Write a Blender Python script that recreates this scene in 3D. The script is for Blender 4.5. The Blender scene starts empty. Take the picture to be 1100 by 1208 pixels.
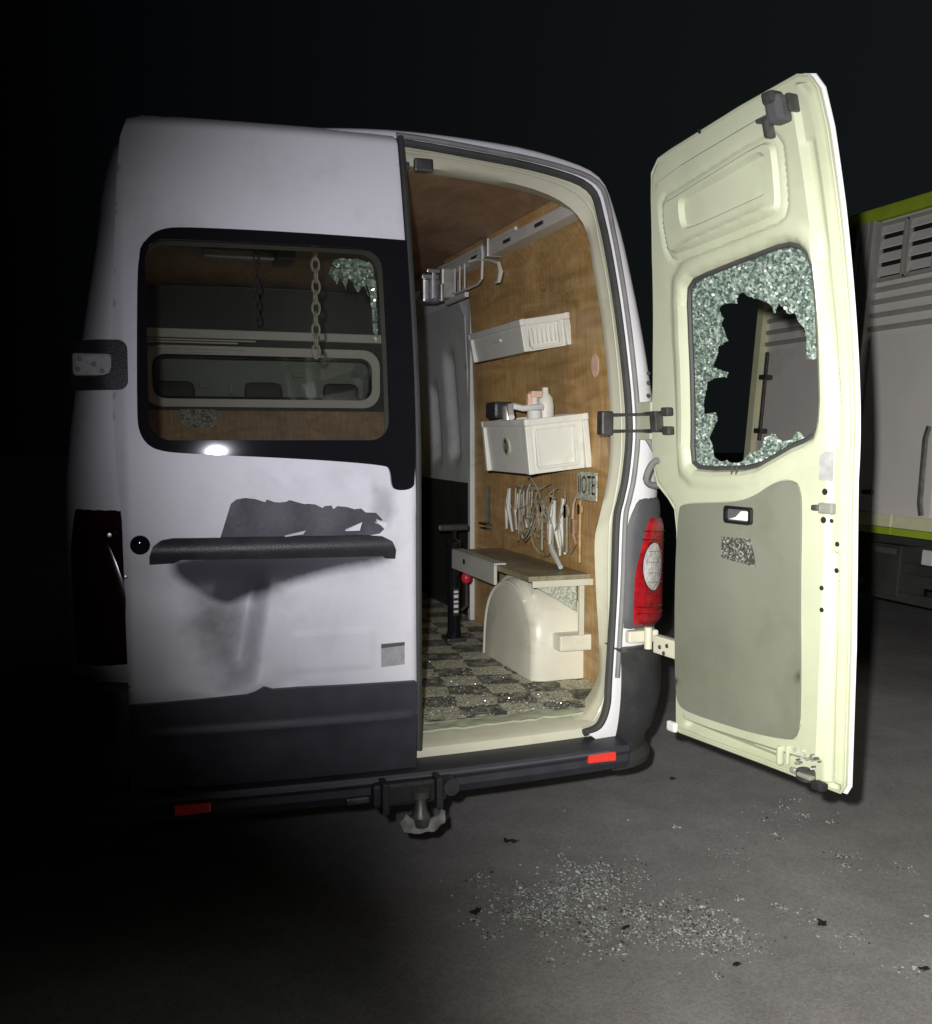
import bpy, bmesh, math, random
import numpy as np
from mathutils import Vector, Matrix, noise
from mathutils.geometry import delaunay_2d_cdt

random.seed(7)
rng = np.random.default_rng(7)
S = bpy.context.scene
COL = S.collection
R = math.radians

# ------------------------------------------------------------------ camera
cd = bpy.data.cameras.new('camera')
cam = bpy.data.objects.new('camera', cd)
COL.objects.link(cam)
S.camera = cam
cd.sensor_fit = 'HORIZONTAL'
cd.sensor_width = 36.0
cd.lens = 36.0 * 1180 / 1100
cd.clip_start = 0.05
cd.clip_end = 500
cam.location = (-0.77, -2.82, 1.53)
cam.rotation_euler = (R(90) - math.atan(89 / 1180.0), 0, -R(18.65))

# ------------------------------------------------------------------ night sky
w = bpy.data.worlds.new('World')
S.world = w
w.use_nodes = True
wn = w.node_tree.nodes
wl_ = w.node_tree.links
wb = wn['Background']
wtc = wn.new('ShaderNodeTexCoord'); wsx = wn.new('ShaderNodeSeparateXYZ'); wcr = wn.new('ShaderNodeValToRGB')
wl_.new(wtc.outputs['Generated'], wsx.inputs[0]); wmr = wn.new('ShaderNodeMapRange')
wmr.inputs['From Min'].default_value = -1; wmr.inputs['From Max'].default_value = 1
wl_.new(wsx.outputs['X'], wmr.inputs['Value']); wl_.new(wmr.outputs['Result'], wcr.inputs['Fac'])
wcr.color_ramp.elements[0].position = 0.45; wcr.color_ramp.elements[0].color = (0.0002, 0.0003, 0.0005, 1)
wcr.color_ramp.elements[1].position = 0.95; wcr.color_ramp.elements[1].color = (0.0085, 0.0105, 0.0112, 1)
wl_.new(wcr.outputs['Color'], wb.inputs['Color'])
wb.inputs['Strength'].default_value = 1.0

# ------------------------------------------------------------------ hand-held light (its reflection shows on the closed door's glass)
def spot(name, loc, target, power, color, size_deg, blend, radius):
    l = bpy.data.lights.new(name, 'SPOT')
    l.energy = power
    l.color = color
    l.spot_size = R(size_deg)
    l.spot_blend = blend
    l.shadow_soft_size = radius
    o = bpy.data.objects.new(name, l)
    COL.objects.link(o)
    o.location = loc
    d = Vector(target) - Vector(loc)
    o.rotation_euler = d.to_track_quat('-Z', 'Y').to_euler()
    return o
TORCH = (-0.83, -2.80, 1.60)
spot('torch_beam', TORCH, (3.10, -0.02, 0.62), 660, (1.0, 0.98, 0.88), 84, 1.0, 0.016)
spot('torch_spill', TORCH, (0.55, -0.04, 1.62), 275, (0.91, 0.89, 1.0), 62, 1.0, 0.016)

S.view_settings.view_transform = 'Standard'
S.view_settings.look = 'None'
S.view_settings.exposure = 0.0
S.view_settings.gamma = 1.0
S.view_settings.use_curve_mapping = False
S.render.engine = 'CYCLES'
S.cycles.max_bounces = 8
S.cycles.transparent_max_bounces = 16
S.cycles.sample_clamp_indirect = 4.0
S.cycles.caustics_reflective = False
S.cycles.caustics_refractive = False
try:
    S.cycles.use_denoising = True
except Exception:
    pass

# ------------------------------------------------------------------ materials
MATS = {}
def base_mat(name):
    m = bpy.data.materials.new(name)
    m.use_nodes = True
    MATS[name] = m
    nt = m.node_tree
    return m, nt, nt.nodes, nt.links, nt.nodes['Principled BSDF']
def mat(name, col, rough=0.5, metal=0.0, coat=0.0, var=0.12, scale=9.0, bump=0.0, bscale=80.0, dirt=None, dscale=3.0, damt=0.5, spec=0.5):
    """plain procedural material: noise-varied colour, optional dirt and bump"""
    m, nt, N, L, b = base_mat(name)
    tc = N.new('ShaderNodeTexCoord')
    nz = N.new('ShaderNodeTexNoise'); nz.inputs['Scale'].default_value = scale; nz.inputs['Detail'].default_value = 6
    L.new(tc.outputs['Object'], nz.inputs['Vector'])
    cr = N.new('ShaderNodeValToRGB')
    c = np.array(col)
    cr.color_ramp.elements[0].position = 0.3; cr.color_ramp.elements[1].position = 0.7
    cr.color_ramp.elements[0].color = (*(c * (1 - var)), 1)
    cr.color_ramp.elements[1].color = (*np.minimum(c * (1 + var), 0.9), 1)
    L.new(nz.outputs['Fac'], cr.inputs['Fac'])
    out = cr.outputs['Color']
    if dirt is not None:
        n2 = N.new('ShaderNodeTexNoise'); n2.inputs['Scale'].default_value = dscale; n2.inputs['Detail'].default_value = 10; n2.inputs['Roughness'].default_value = 0.7
        L.new(tc.outputs['Object'], n2.inputs['Vector'])
        r2 = N.new('ShaderNodeValToRGB'); r2.color_ramp.elements[0].position = 0.52; r2.color_ramp.elements[1].position = 0.75
        r2.color_ramp.elements[1].color = (damt, damt, damt, 1)
        L.new(n2.outputs['Fac'], r2.inputs['Fac'])
        mx = N.new('ShaderNodeMix'); mx.data_type = 'RGBA'
        mx.inputs['B'].default_value = (*dirt, 1)
        L.new(r2.outputs['Color'], mx.inputs['Factor']); L.new(out, mx.inputs['A'])
        out = mx.outputs['Result']
    L.new(out, b.inputs['Base Color'])
    b.inputs['Roughness'].default_value = rough
    b.inputs['Metallic'].default_value = metal
    b.inputs['Coat Weight'].default_value = coat
    b.inputs['Coat Roughness'].default_value = 0.15
    b.inputs['Specular IOR Level'].default_value = spec
    n3 = N.new('ShaderNodeMapRange'); n3.inputs['To Min'].default_value = rough * 0.85; n3.inputs['To Max'].default_value = min(1, rough * 1.2)
    L.new(nz.outputs['Fac'], n3.inputs['Value']); L.new(n3.outputs['Result'], b.inputs['Roughness'])
    if bump > 0:
        nb = N.new('ShaderNodeTexNoise'); nb.inputs['Scale'].default_value = bscale; nb.inputs['Detail'].default_value = 8
        L.new(tc.outputs['Object'], nb.inputs['Vector'])
        bp = N.new('ShaderNodeBump'); bp.inputs['Strength'].default_value = bump; bp.inputs['Distance'].default_value = 0.01
        L.new(nb.outputs['Fac'], bp.inputs['Height']); L.new(bp.outputs['Normal'], b.inputs['Normal'])
    return m

mat('paint', (0.79, 0.785, 0.80), 0.50, coat=0.0, var=0.03, scale=3, dirt=(0.40, 0.39, 0.37), dscale=3.2, damt=0.38)
mat('paint_inner', (0.44, 0.465, 0.335), 0.48, coat=0.12, var=0.04, scale=5, dirt=(0.28, 0.295, 0.18), dscale=4, damt=0.35)
mat('paint_jamb', (0.66, 0.65, 0.50), 0.45, coat=0.12, var=0.05, scale=5, dirt=(0.38, 0.34, 0.22), dscale=5, damt=0.5)
mat('black_gloss', (0.011, 0.011, 0.013), 0.06, var=0.1, coat=0.0)
mat('cladding', (0.030, 0.032, 0.042), 0.5, var=0.2, scale=14, bump=0.06, bscale=220, dirt=(0.05, 0.05, 0.05), dscale=4, damt=0.5)
mat('plastic_dark', (0.035, 0.036, 0.038), 0.42, var=0.2, scale=12, bump=0.15, bscale=200, dirt=(0.08, 0.08, 0.07), damt=0.4)
mat('plastic_grey', (0.085, 0.085, 0.09), 0.6, var=0.15, scale=8, bump=0.1)
mat('primer', (0.075, 0.075, 0.083), 0.55, var=0.10, scale=7, bump=0.15, bscale=60, dirt=(0.11, 0.11, 0.12), dscale=6, damt=0.5)
def scratched(m_, col, amt):
    nt = MATS[m_].node_tree; N = nt.nodes; L = nt.links; b = N['Principled BSDF']
    src = b.inputs['Base Color'].links[0].from_socket
    tc = N.new('ShaderNodeTexCoord'); mp = N.new('ShaderNodeMapping'); mp.inputs['Scale'].default_value = (14, 14, 160); mp.inputs['Rotation'].default_value = (0, R(-12), 0)
    nz = N.new('ShaderNodeTexNoise'); nz.inputs['Scale'].default_value = 1.0; nz.inputs['Detail'].default_value = 5; nz.inputs['Distortion'].default_value = .4
    L.new(tc.outputs['Object'], mp.inputs['Vector']); L.new(mp.outputs['Vector'], nz.inputs['Vector'])
    cr = N.new('ShaderNodeValToRGB'); cr.color_ramp.elements[0].position = .58; cr.color_ramp.elements[1].position = .70; cr.color_ramp.elements[1].color = (amt, amt, amt, 1)
    L.new(nz.outputs['Fac'], cr.inputs['Fac'])
    mx = N.new('ShaderNodeMix'); mx.data_type = 'RGBA'; mx.inputs['B'].default_value = (*col, 1)
    L.new(cr.outputs['Color'], mx.inputs['Factor']); L.new(src, mx.inputs['A']); L.new(mx.outputs['Result'], b.inputs['Base Color'])
scratched('primer', (0.13, 0.13, 0.145), .35)
def shaded_dent_paint():  # door paint greyed by a vertex mask that paints in the dent shade
    m = MATS['paint'].copy(); m.name = 'paint_dent_shade'; MATS['paint_dent_shade'] = m
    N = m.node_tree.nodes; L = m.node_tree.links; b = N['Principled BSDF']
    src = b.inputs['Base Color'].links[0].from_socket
    at = N.new('ShaderNodeAttribute'); at.attribute_name = 'dent_shade'
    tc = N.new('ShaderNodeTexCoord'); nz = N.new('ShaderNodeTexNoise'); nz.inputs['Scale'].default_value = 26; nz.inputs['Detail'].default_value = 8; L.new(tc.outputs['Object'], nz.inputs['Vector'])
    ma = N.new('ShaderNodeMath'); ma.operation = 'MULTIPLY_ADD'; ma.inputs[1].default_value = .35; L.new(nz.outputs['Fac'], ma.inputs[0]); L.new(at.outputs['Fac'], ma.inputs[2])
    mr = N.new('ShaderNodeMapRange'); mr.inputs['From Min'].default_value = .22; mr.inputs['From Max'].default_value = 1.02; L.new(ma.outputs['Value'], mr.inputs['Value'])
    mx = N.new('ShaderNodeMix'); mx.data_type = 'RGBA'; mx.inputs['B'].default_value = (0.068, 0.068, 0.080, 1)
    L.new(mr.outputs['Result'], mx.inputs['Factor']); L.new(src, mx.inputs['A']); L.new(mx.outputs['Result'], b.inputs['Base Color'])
shaded_dent_paint()
mat('rubber', (0.045, 0.046, 0.042), 0.65, var=0.2, scale=15)
mat('rubber_grey', (0.20, 0.20, 0.19), 0.6, var=0.15, scale=15)
mat('trim_panel', (0.175, 0.180, 0.142), 0.45, var=0.10, scale=2.5, bump=0.04, bscale=40, dirt=(0.105, 0.11, 0.065), dscale=2.2, damt=0.6)
scratched('trim_panel', (0.22, 0.22, 0.17), .18)
mat('crate', (0.74, 0.74, 0.65), 0.45, var=0.06, scale=9, dirt=(0.33, 0.31, 0.22), dscale=9, damt=0.45)
mat('arch_plastic', (0.76, 0.74, 0.60), 0.35, var=0.05, scale=6, dirt=(0.36, 0.33, 0.22), dscale=7, damt=0.5)
mat('metal_light', (0.50, 0.49, 0.44), 0.40, metal=0.6, var=0.12, scale=20, dirt=(0.22, 0.2, 0.16), dscale=12, damt=0.6)
mat('metal_dark', (0.10, 0.10, 0.095), 0.45, metal=0.6, var=0.25, scale=25)
mat('steel', (0.42, 0.42, 0.42), 0.32, metal=0.9, var=0.2, scale=25)
mat('grey_panel', (0.64, 0.68, 0.63), 0.45, var=0.08, scale=5, dirt=(0.12, 0.13, 0.11), damt=0.5)
mat('dark_panel', (0.030, 0.031, 0.026), 0.6, var=0.2, scale=6)
mat('red_plastic', (0.55, 0.03, 0.05), 0.35, var=0.1)
mat('reflector', (0.80, 0.045, 0.03), 0.25, var=0.1, scale=90, coat=0.5)
mat('lens_red', (0.32, 0.008, 0.013), 0.18, var=0.35, scale=35, coat=0.8, bump=0.3, bscale=140)
mat('lens_clear', (0.55, 0.53, 0.50), 0.18, metal=0.2, var=0.3, scale=38, coat=0.8, bump=0.6, bscale=70)
mat('lens_dark', (0.022, 0.004, 0.007), 0.15, var=0.3, scale=30, coat=0.6)
mat('sticker_white', (0.70, 0.69, 0.66), 0.6, var=0.05)
mat('sticker_grey', (0.36, 0.36, 0.36), 0.6, var=0.15, scale=60)
mat('ink', (0.03, 0.03, 0.03), 0.7, var=0.1)
mat('sticker_orange', (0.72, 0.50, 0.36), 0.6, var=0.1, scale=60)
mat('truck_alu', (0.80, 0.76, 0.74), 0.45, metal=0.0, var=0.06, scale=2, dirt=(0.46, 0.43, 0.40), dscale=2, damt=0.5)
mat('truck_frame', (0.45, 0.45, 0.43), 0.35, metal=0.15, var=0.12, scale=5, dirt=(0.30, 0.30, 0.27), dscale=5, damt=0.6)
mat('truck_green', (0.42, 0.56, 0.05), 0.4, var=0.12, scale=5, coat=0.3)
mat('truck_rail', (0.88, 0.86, 0.56), 0.35, var=0.08, scale=8, coat=0.3)
mat('truck_dark', (0.045, 0.047, 0.042), 0.65, var=0.25, scale=5)
mat('truck_black', (0.016, 0.016, 0.017), 0.6, var=0.3, scale=12, bump=0.2, bscale=60)
mat('slot_black', (0.008, 0.008, 0.008), 0.9, var=0.1)
mat('twig', (0.02, 0.018, 0.014), 0.9, var=0.3, scale=30)
mat('bulk_cream', (0.55, 0.55, 0.48), 0.5, var=0.08, scale=6)

def plywood(name, c0, c1, rough=0.5):
    m, nt, N, L, b = base_mat(name)
    tc = N.new('ShaderNodeTexCoord')
    mp = N.new('ShaderNodeMapping'); mp.inputs['Scale'].default_value = (3.0, 1.1, 5.5)
    L.new(tc.outputs['Object'], mp.inputs['Vector'])
    wv = N.new('ShaderNodeTexNoise'); wv.inputs['Scale'].default_value = 2.2; wv.inputs['Detail'].default_value = 9; wv.inputs['Distortion'].default_value = 1.6
    L.new(mp.outputs['Vector'], wv.inputs['Vector'])
    cr = N.new('ShaderNodeValToRGB')
    cr.color_ramp.elements[0].position = 0.33; cr.color_ramp.elements[0].color = (*c0, 1)
    cr.color_ramp.elements[1].position = 0.68; cr.color_ramp.elements[1].color = (*c1, 1)
    L.new(wv.outputs['Fac'], cr.inputs['Fac'])
    st = N.new('ShaderNodeTexNoise'); st.inputs['Scale'].default_value = 1.7; st.inputs['Detail'].default_value = 5
    L.new(tc.outputs['Object'], st.inputs['Vector'])
    sr = N.new('ShaderNodeValToRGB'); sr.color_ramp.elements[0].position = 0.35; sr.color_ramp.elements[1].position = 0.7
    sr.color_ramp.elements[0].color = (0.62, 0.62, 0.66, 1); sr.color_ramp.elements[1].color = (1.1, 1.08, 1.0, 1)
    L.new(st.outputs['Fac'], sr.inputs['Fac'])
    mx = N.new('ShaderNodeMix'); mx.data_type = 'RGBA'; mx.blend_type = 'MULTIPLY'; mx.inputs['Factor'].default_value = 1
    L.new(cr.outputs['Color'], mx.inputs['A']); L.new(sr.outputs['Color'], mx.inputs['B'])
    L.new(mx.outputs['Result'], b.inputs['Base Color'])
    b.inputs['Roughness'].default_value = rough
    m3 = N.new('ShaderNodeMapping'); m3.inputs['Scale'].default_value = (60, 60, 5); m3.inputs['Rotation'].default_value = (R(6), 0, 0)
    g3 = N.new('ShaderNodeTexNoise'); g3.inputs['Scale'].default_value = 1.5; g3.inputs['Detail'].default_value = 6; g3.inputs['Distortion'].default_value = .8
    L.new(tc.outputs['Object'], m3.inputs['Vector']); L.new(m3.outputs['Vector'], g3.inputs['Vector'])
    r3 = N.new('ShaderNodeValToRGB'); r3.color_ramp.elements[0].position = .35; r3.color_ramp.elements[1].position = .62
    r3.color_ramp.elements[0].color = (.80, .77, .73, 1); r3.color_ramp.elements[1].color = (1.08, 1.08, 1.08, 1)
    L.new(g3.outputs['Fac'], r3.inputs['Fac'])
    mx2 = N.new('ShaderNodeMix'); mx2.data_type = 'RGBA'; mx2.blend_type = 'MULTIPLY'; mx2.inputs['Factor'].default_value = 1
    L.new(mx.outputs['Result'], mx2.inputs['A']); L.new(r3.outputs['Color'], mx2.inputs['B']); L.new(mx2.outputs['Result'], b.inputs['Base Color'])
    bp = N.new('ShaderNodeBump'); bp.inputs['Strength'].default_value = 0.12; bp.inputs['Distance'].default_value = 0.004
    L.new(wv.outputs['Fac'], bp.inputs['Height']); L.new(bp.outputs['Normal'], b.inputs['Normal'])
    return m
plywood('ply', (0.58, 0.35, 0.125), (0.84, 0.57, 0.25), 0.5)
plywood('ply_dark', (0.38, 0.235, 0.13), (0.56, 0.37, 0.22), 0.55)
plywood('shelf_board', (0.34, 0.30, 0.19), (0.50, 0.46, 0.30), 0.45)

def asphalt():
    m, nt, N, L, b = base_mat('asphalt')
    tc = N.new('ShaderNodeTexCoord')
    def nz(sc, det, ro=.55, dist=0):
        n = N.new('ShaderNodeTexNoise'); n.inputs['Scale'].default_value = sc; n.inputs['Detail'].default_value = det; n.inputs['Roughness'].default_value = ro; n.inputs['Distortion'].default_value = dist
        L.new(tc.outputs['Object'], n.inputs['Vector']); return n.outputs['Fac']
    def ramp(src, p0, c0, p1, c1):
        r = N.new('ShaderNodeValToRGB'); r.color_ramp.elements[0].position = p0; r.color_ramp.elements[1].position = p1
        r.color_ramp.elements[0].color = (*c0, 1); r.color_ramp.elements[1].color = (*c1, 1); L.new(src, r.inputs['Fac']); return r.outputs['Color']
    def mul(a, c):
        x = N.new('ShaderNodeMix'); x.data_type = 'RGBA'; x.blend_type = 'MULTIPLY'; x.inputs['Factor'].default_value = 1; L.new(a, x.inputs['A']); L.new(c, x.inputs['B']); return x.outputs['Result']
    v = N.new('ShaderNodeTexVoronoi'); v.inputs['Scale'].default_value = 120; L.new(tc.outputs['Object'], v.inputs['Vector'])
    sv = N.new('ShaderNodeSeparateColor'); L.new(v.outputs['Color'], sv.inputs[0])
    col = ramp(nz(1.1, 8, .62, .6), .30, (.30, .288, .296), .72, (.40, .385, .394))
    col = mul(col, ramp(nz(6, 6, .6, .4), .36, (.90, .90, .90), .62, (1.04, 1.04, 1.04)))
    col = mul(col, ramp(sv.outputs['Red'], .05, (.86, .85, .85), .95, (1.10, 1.10, 1.10)))
    col = mul(col, ramp(nz(260, 3), .35, (.82, .82, .82), .70, (1.14, 1.14, 1.14)))
    L.new(col, b.inputs['Base Color'])
    rr = N.new('ShaderNodeMapRange'); rr.inputs['To Min'].default_value = 0.5; rr.inputs['To Max'].default_value = 0.85
    L.new(nz(1.1, 8, .62, .6), rr.inputs['Value']); L.new(rr.outputs['Result'], b.inputs['Roughness'])
    ad = N.new('ShaderNodeMath'); ad.operation = 'ADD'; L.new(v.outputs['Distance'], ad.inputs[0]); L.new(nz(70, 5), ad.inputs[1])
    bp = N.new('ShaderNodeBump'); bp.inputs['Strength'].default_value = 0.09; bp.inputs['Distance'].default_value = 0.003
    L.new(ad.outputs['Value'], bp.inputs['Height']); L.new(bp.outputs['Normal'], b.inputs['Normal'])
asphalt()

def carpet():
    m, nt, N, L, b = base_mat('carpet')
    tc = N.new('ShaderNodeTexCoord')
    mp = N.new('ShaderNodeMapping'); mp.inputs['Rotation'].default_value = (0, 0, R(8)); mp.inputs['Location'].default_value = (0.03, 0.02, 0)
    L.new(tc.outputs['Object'], mp.inputs['Vector'])
    nw = N.new('ShaderNodeTexNoise'); nw.inputs['Scale'].default_value = 14; nw.inputs['Detail'].default_value = 3
    L.new(tc.outputs['Object'], nw.inputs['Vector'])
    va = N.new('ShaderNodeVectorMath'); va.operation = 'MULTIPLY_ADD'; va.inputs[1].default_value = (0.05, 0.05, 0)
    L.new(nw.outputs['Color'], va.inputs[0]); L.new(mp.outputs['Vector'], va.inputs[2])
    ck = N.new('ShaderNodeTexChecker'); ck.inputs['Scale'].default_value = 7.2
    ck.inputs['Color1'].default_value = (1, 1, 1, 1); ck.inputs['Color2'].default_value = (0, 0, 0, 1)
    L.new(va.outputs['Vector'], ck.inputs['Vector'])
    n5 = N.new('ShaderNodeTexNoise'); n5.inputs['Scale'].default_value = 22; n5.inputs['Detail'].default_value = 7; n5.inputs['Roughness'].default_value = .7
    L.new(tc.outputs['Object'], n5.inputs['Vector'])
    m5 = N.new('ShaderNodeMath'); m5.operation = 'MULTIPLY_ADD'; m5.inputs[1].default_value = .45; L.new(ck.outputs['Fac'], m5.inputs[0]); L.new(n5.outputs['Fac'], m5.inputs[2])
    rk = N.new('ShaderNodeValToRGB')
    rk.color_ramp.elements[0].position = 0.42; rk.color_ramp.elements[0].color = (0.10, 0.10, 0.08, 1)
    rk.color_ramp.elements[1].position = 0.80; rk.color_ramp.elements[1].color = (0.58, 0.57, 0.44, 1)
    L.new(m5.outputs['Value'], rk.inputs['Fac'])
    nz = N.new('ShaderNodeTexNoise'); nz.inputs['Scale'].default_value = 120; nz.inputs['Detail'].default_value = 6
    L.new(tc.outputs['Object'], nz.inputs['Vector'])
    cr = N.new('ShaderNodeValToRGB'); cr.color_ramp.elements[0].position = 0.35; cr.color_ramp.elements[1].position = 0.68
    cr.color_ramp.elements[0].color = (0.45, 0.45, 0.45, 1); cr.color_ramp.elements[1].color = (1.5, 1.5, 1.4, 1)
    L.new(nz.outputs['Fac'], cr.inputs['Fac'])
    mx = N.new('ShaderNodeMix'); mx.data_type = 'RGBA'; mx.blend_type = 'MULTIPLY'; mx.inputs['Factor'].default_value = 1
    L.new(rk.outputs['Color'], mx.inputs['A']); L.new(cr.outputs['Color'], mx.inputs['B'])
    L.new(mx.outputs['Result'], b.inputs['Base Color'])
    b.inputs['Roughness'].default_value = 0.95
    bp = N.new('ShaderNodeBump'); bp.inputs['Strength'].default_value = 0.6; bp.inputs['Distance'].default_value = 0.006
    L.new(nz.outputs['Fac'], bp.inputs['Height']); L.new(bp.outputs['Normal'], b.inputs['Normal'])
carpet()

def glass(name, tint, gloss=0.10, rough=0.03):
    m, nt, N, L, b = base_mat(name)
    N.remove(b)
    out = N['Material Output']
    tr = N.new('ShaderNodeBsdfTransparent'); tr.inputs['Color'].default_value = (*tint, 1)
    gl = N.new('ShaderNodeBsdfGlossy'); gl.inputs['Roughness'].default_value = rough
    fr = N.new('ShaderNodeFresnel'); fr.inputs['IOR'].default_value = 1.45
    nz = N.new('ShaderNodeTexNoise'); nz.inputs['Scale'].default_value = 4; nz.inputs['Detail'].default_value = 8
    tc = N.new('ShaderNodeTexCoord'); L.new(tc.outputs['Object'], nz.inputs['Vector'])
    df = N.new('ShaderNodeBsdfDiffuse'); df.inputs['Color'].default_value = (0.35, 0.36, 0.33, 1)
    mr = N.new('ShaderNodeMapRange'); mr.inputs['From Min'].default_value = 0.4; mr.inputs['From Max'].default_value = 0.8
    mr.inputs['To Min'].default_value = 0.012; mr.inputs['To Max'].default_value = 0.06
    L.new(nz.outputs['Fac'], mr.inputs['Value'])
    m1 = N.new('ShaderNodeMixShader'); L.new(mr.outputs['Result'], m1.inputs['Fac']); L.new(tr.outputs[0], m1.inputs[1]); L.new(df.outputs[0], m1.inputs[2])
    m2 = N.new('ShaderNodeMixShader'); L.new(fr.outputs[0], m2.inputs['Fac']); L.new(m1.outputs[0], m2.inputs[1]); L.new(gl.outputs[0], m2.inputs[2])
    L.new(m2.outputs[0], out.inputs['Surface'])
glass('tinted_glass', (0.96, 0.98, 0.88))
glass('clear_glass', (0.80, 0.84, 0.78))

def crazed(name, dark, light, trans):
    """shattered tempered glass: every fragment a different mix of clear, milky and glossy"""
    m, nt, N, L, b = base_mat(name)
    N.remove(b)
    out = N['Material Output']
    g = N.new('ShaderNodeNewGeometry')
    cr = N.new('ShaderNodeValToRGB')
    cr.color_ramp.elements[0].color = (*dark, 1); cr.color_ramp.elements[1].color = (*light, 1)
    cr.color_ramp.elements[0].position = 0.15; cr.color_ramp.elements[1].position = 0.90
    e3 = cr.color_ramp.elements.new(0.985); e3.color = (0.88, 0.92, 0.88, 1)
    L.new(g.outputs['Random Per Island'], cr.inputs['Fac'])
    df = N.new('ShaderNodeBsdfDiffuse'); L.new(cr.outputs['Color'], df.inputs['Color'])
    tr = N.new('ShaderNodeBsdfTransparent'); tr.inputs['Color'].default_value = (0.72, 0.84, 0.76, 1)
    gl = N.new('ShaderNodeBsdfGlossy'); gl.inputs['Roughness'].default_value = 0.12
    m1 = N.new('ShaderNodeMixShader'); m1.inputs['Fac'].default_value = trans
    L.new(df.outputs[0], m1.inputs[1]); L.new(tr.outputs[0], m1.inputs[2])
    m2 = N.new('ShaderNodeMixShader'); m2.inputs['Fac'].default_value = 0.10
    L.new(m1.outputs[0], m2.inputs[1]); L.new(gl.outputs[0], m2.inputs[2])
    L.new(m2.outputs[0], out.inputs['Surface'])
crazed('crazed_glass', (0.10, 0.14, 0.125), (0.44, 0.54, 0.46), 0.36)
crazed('shard_glass', (0.10, 0.105, 0.105), (0.78, 0.80, 0.78), 0.25)

def speckle(name, dark, light, scale, thr):
    m, nt, N, L, b = base_mat(name)
    tc = N.new('ShaderNodeTexCoord')
    nz = N.new('ShaderNodeTexNoise'); nz.inputs['Scale'].default_value = scale; nz.inputs['Detail'].default_value = 2; nz.inputs['Distortion'].default_value = 2.0
    L.new(tc.outputs['Object'], nz.inputs['Vector'])
    cr = N.new('ShaderNodeValToRGB'); cr.color_ramp.elements[0].position = thr - 0.05; cr.color_ramp.elements[1].position = thr + 0.05
    cr.color_ramp.elements[0].color = (*dark, 1); cr.color_ramp.elements[1].color = (*light, 1)
    L.new(nz.outputs['Fac'], cr.inputs['Fac']); L.new(cr.outputs['Color'], b.inputs['Base Color'])
    b.inputs['Roughness'].default_value = 0.6
speckle('decal', (0.045, 0.045, 0.04), (0.30, 0.30, 0.25), 75, 0.55)
speckle('notice', (0.10, 0.10, 0.09), (0.50, 0.50, 0.46), 60, 0.5)
speckle('gusset', (0.30, 0.32, 0.24), (0.56, 0.57, 0.46), 60, 0.5)

# ------------------------------------------------------------------ mesh helpers
def pip(P, poly):
    P = np.atleast_2d(P); x, y = P[:, 0], P[:, 1]
    ins = np.zeros(len(P), bool); n = len(poly); j = n - 1
    for i in range(n):
        xi, yi = poly[i]; xj, yj = poly[j]
        c = ((yi > y) != (yj > y)) & (x < (xj - xi) * (y - yi) / ((yj - yi) or 1e-12) + xi)
        ins ^= c; j = i
    return ins
def pdist(P, poly, closed=True):
    P = np.atleast_2d(P).astype(float); A = np.array(poly, float)
    B = np.roll(A, -1, 0) if closed else A[1:]
    if not closed: A = A[:-1]
    d = np.full(len(P), 1e9)
    for a, b in zip(A, B):
        ab = b - a; t = np.clip(((P - a) @ ab) / max(ab @ ab, 1e-12), 0, 1)
        d = np.minimum(d, np.linalg.norm(P - (a + t[:, None] * ab), axis=1))
    return d
def resample(poly, sp, closed=True):
    out = []; n = len(poly)
    for i in range(n if closed else n - 1):
        a = np.array(poly[i], float); b = np.array(poly[(i + 1) % n], float)
        k = max(1, int(round(np.linalg.norm(b - a) / sp)))
        for q in range(k): out.append(tuple(a + (b - a) * q / k))
    if not closed: out.append(tuple(poly[-1]))
    return out
def smooth_poly(poly, it=2, closed=True):
    P = [np.array(p, float) for p in poly]
    for _ in range(it):
        Q = []; n = len(P)
        for i in range(n if closed else n - 1):
            a, b = P[i], P[(i + 1) % n]
            Q += [a * .75 + b * .25, a * .25 + b * .75]
        if not closed: Q = [P[0]] + Q + [P[-1]]
        P = Q
    return [tuple(p) for p in P]
def rrect(x0, x1, z0, z1, r, n=5):
    out = []
    for cx, cz, a0 in ((x1 - r, z1 - r, 0), (x0 + r, z1 - r, 90), (x0 + r, z0 + r, 180), (x1 - r, z0 + r, 270)):
        for i in range(n + 1):
            a = R(a0 + 90 * i / n); out.append((cx + r * math.cos(a), cz + r * math.sin(a)))
    return out
def ellipse(cx, cz, rx, rz, n=16):
    return [(cx + rx * math.cos(2 * math.pi * i / n), cz + rz * math.sin(2 * math.pi * i / n)) for i in range(n)]
def offset_loop(poly, d):
    P = np.array(poly, float); T_ = np.roll(P, -1, 0) - np.roll(P, 1, 0); T_ /= np.maximum(np.linalg.norm(T_, axis=1), 1e-9)[:, None]
    area = .5 * np.sum(P[:, 0] * np.roll(P[:, 1], -1) - np.roll(P[:, 0], -1) * P[:, 1])
    Nn = np.stack([T_[:, 1], -T_[:, 0]], 1) * (1 if area > 0 else -1)
    return [tuple(p) for p in P + Nn * d]
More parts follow.
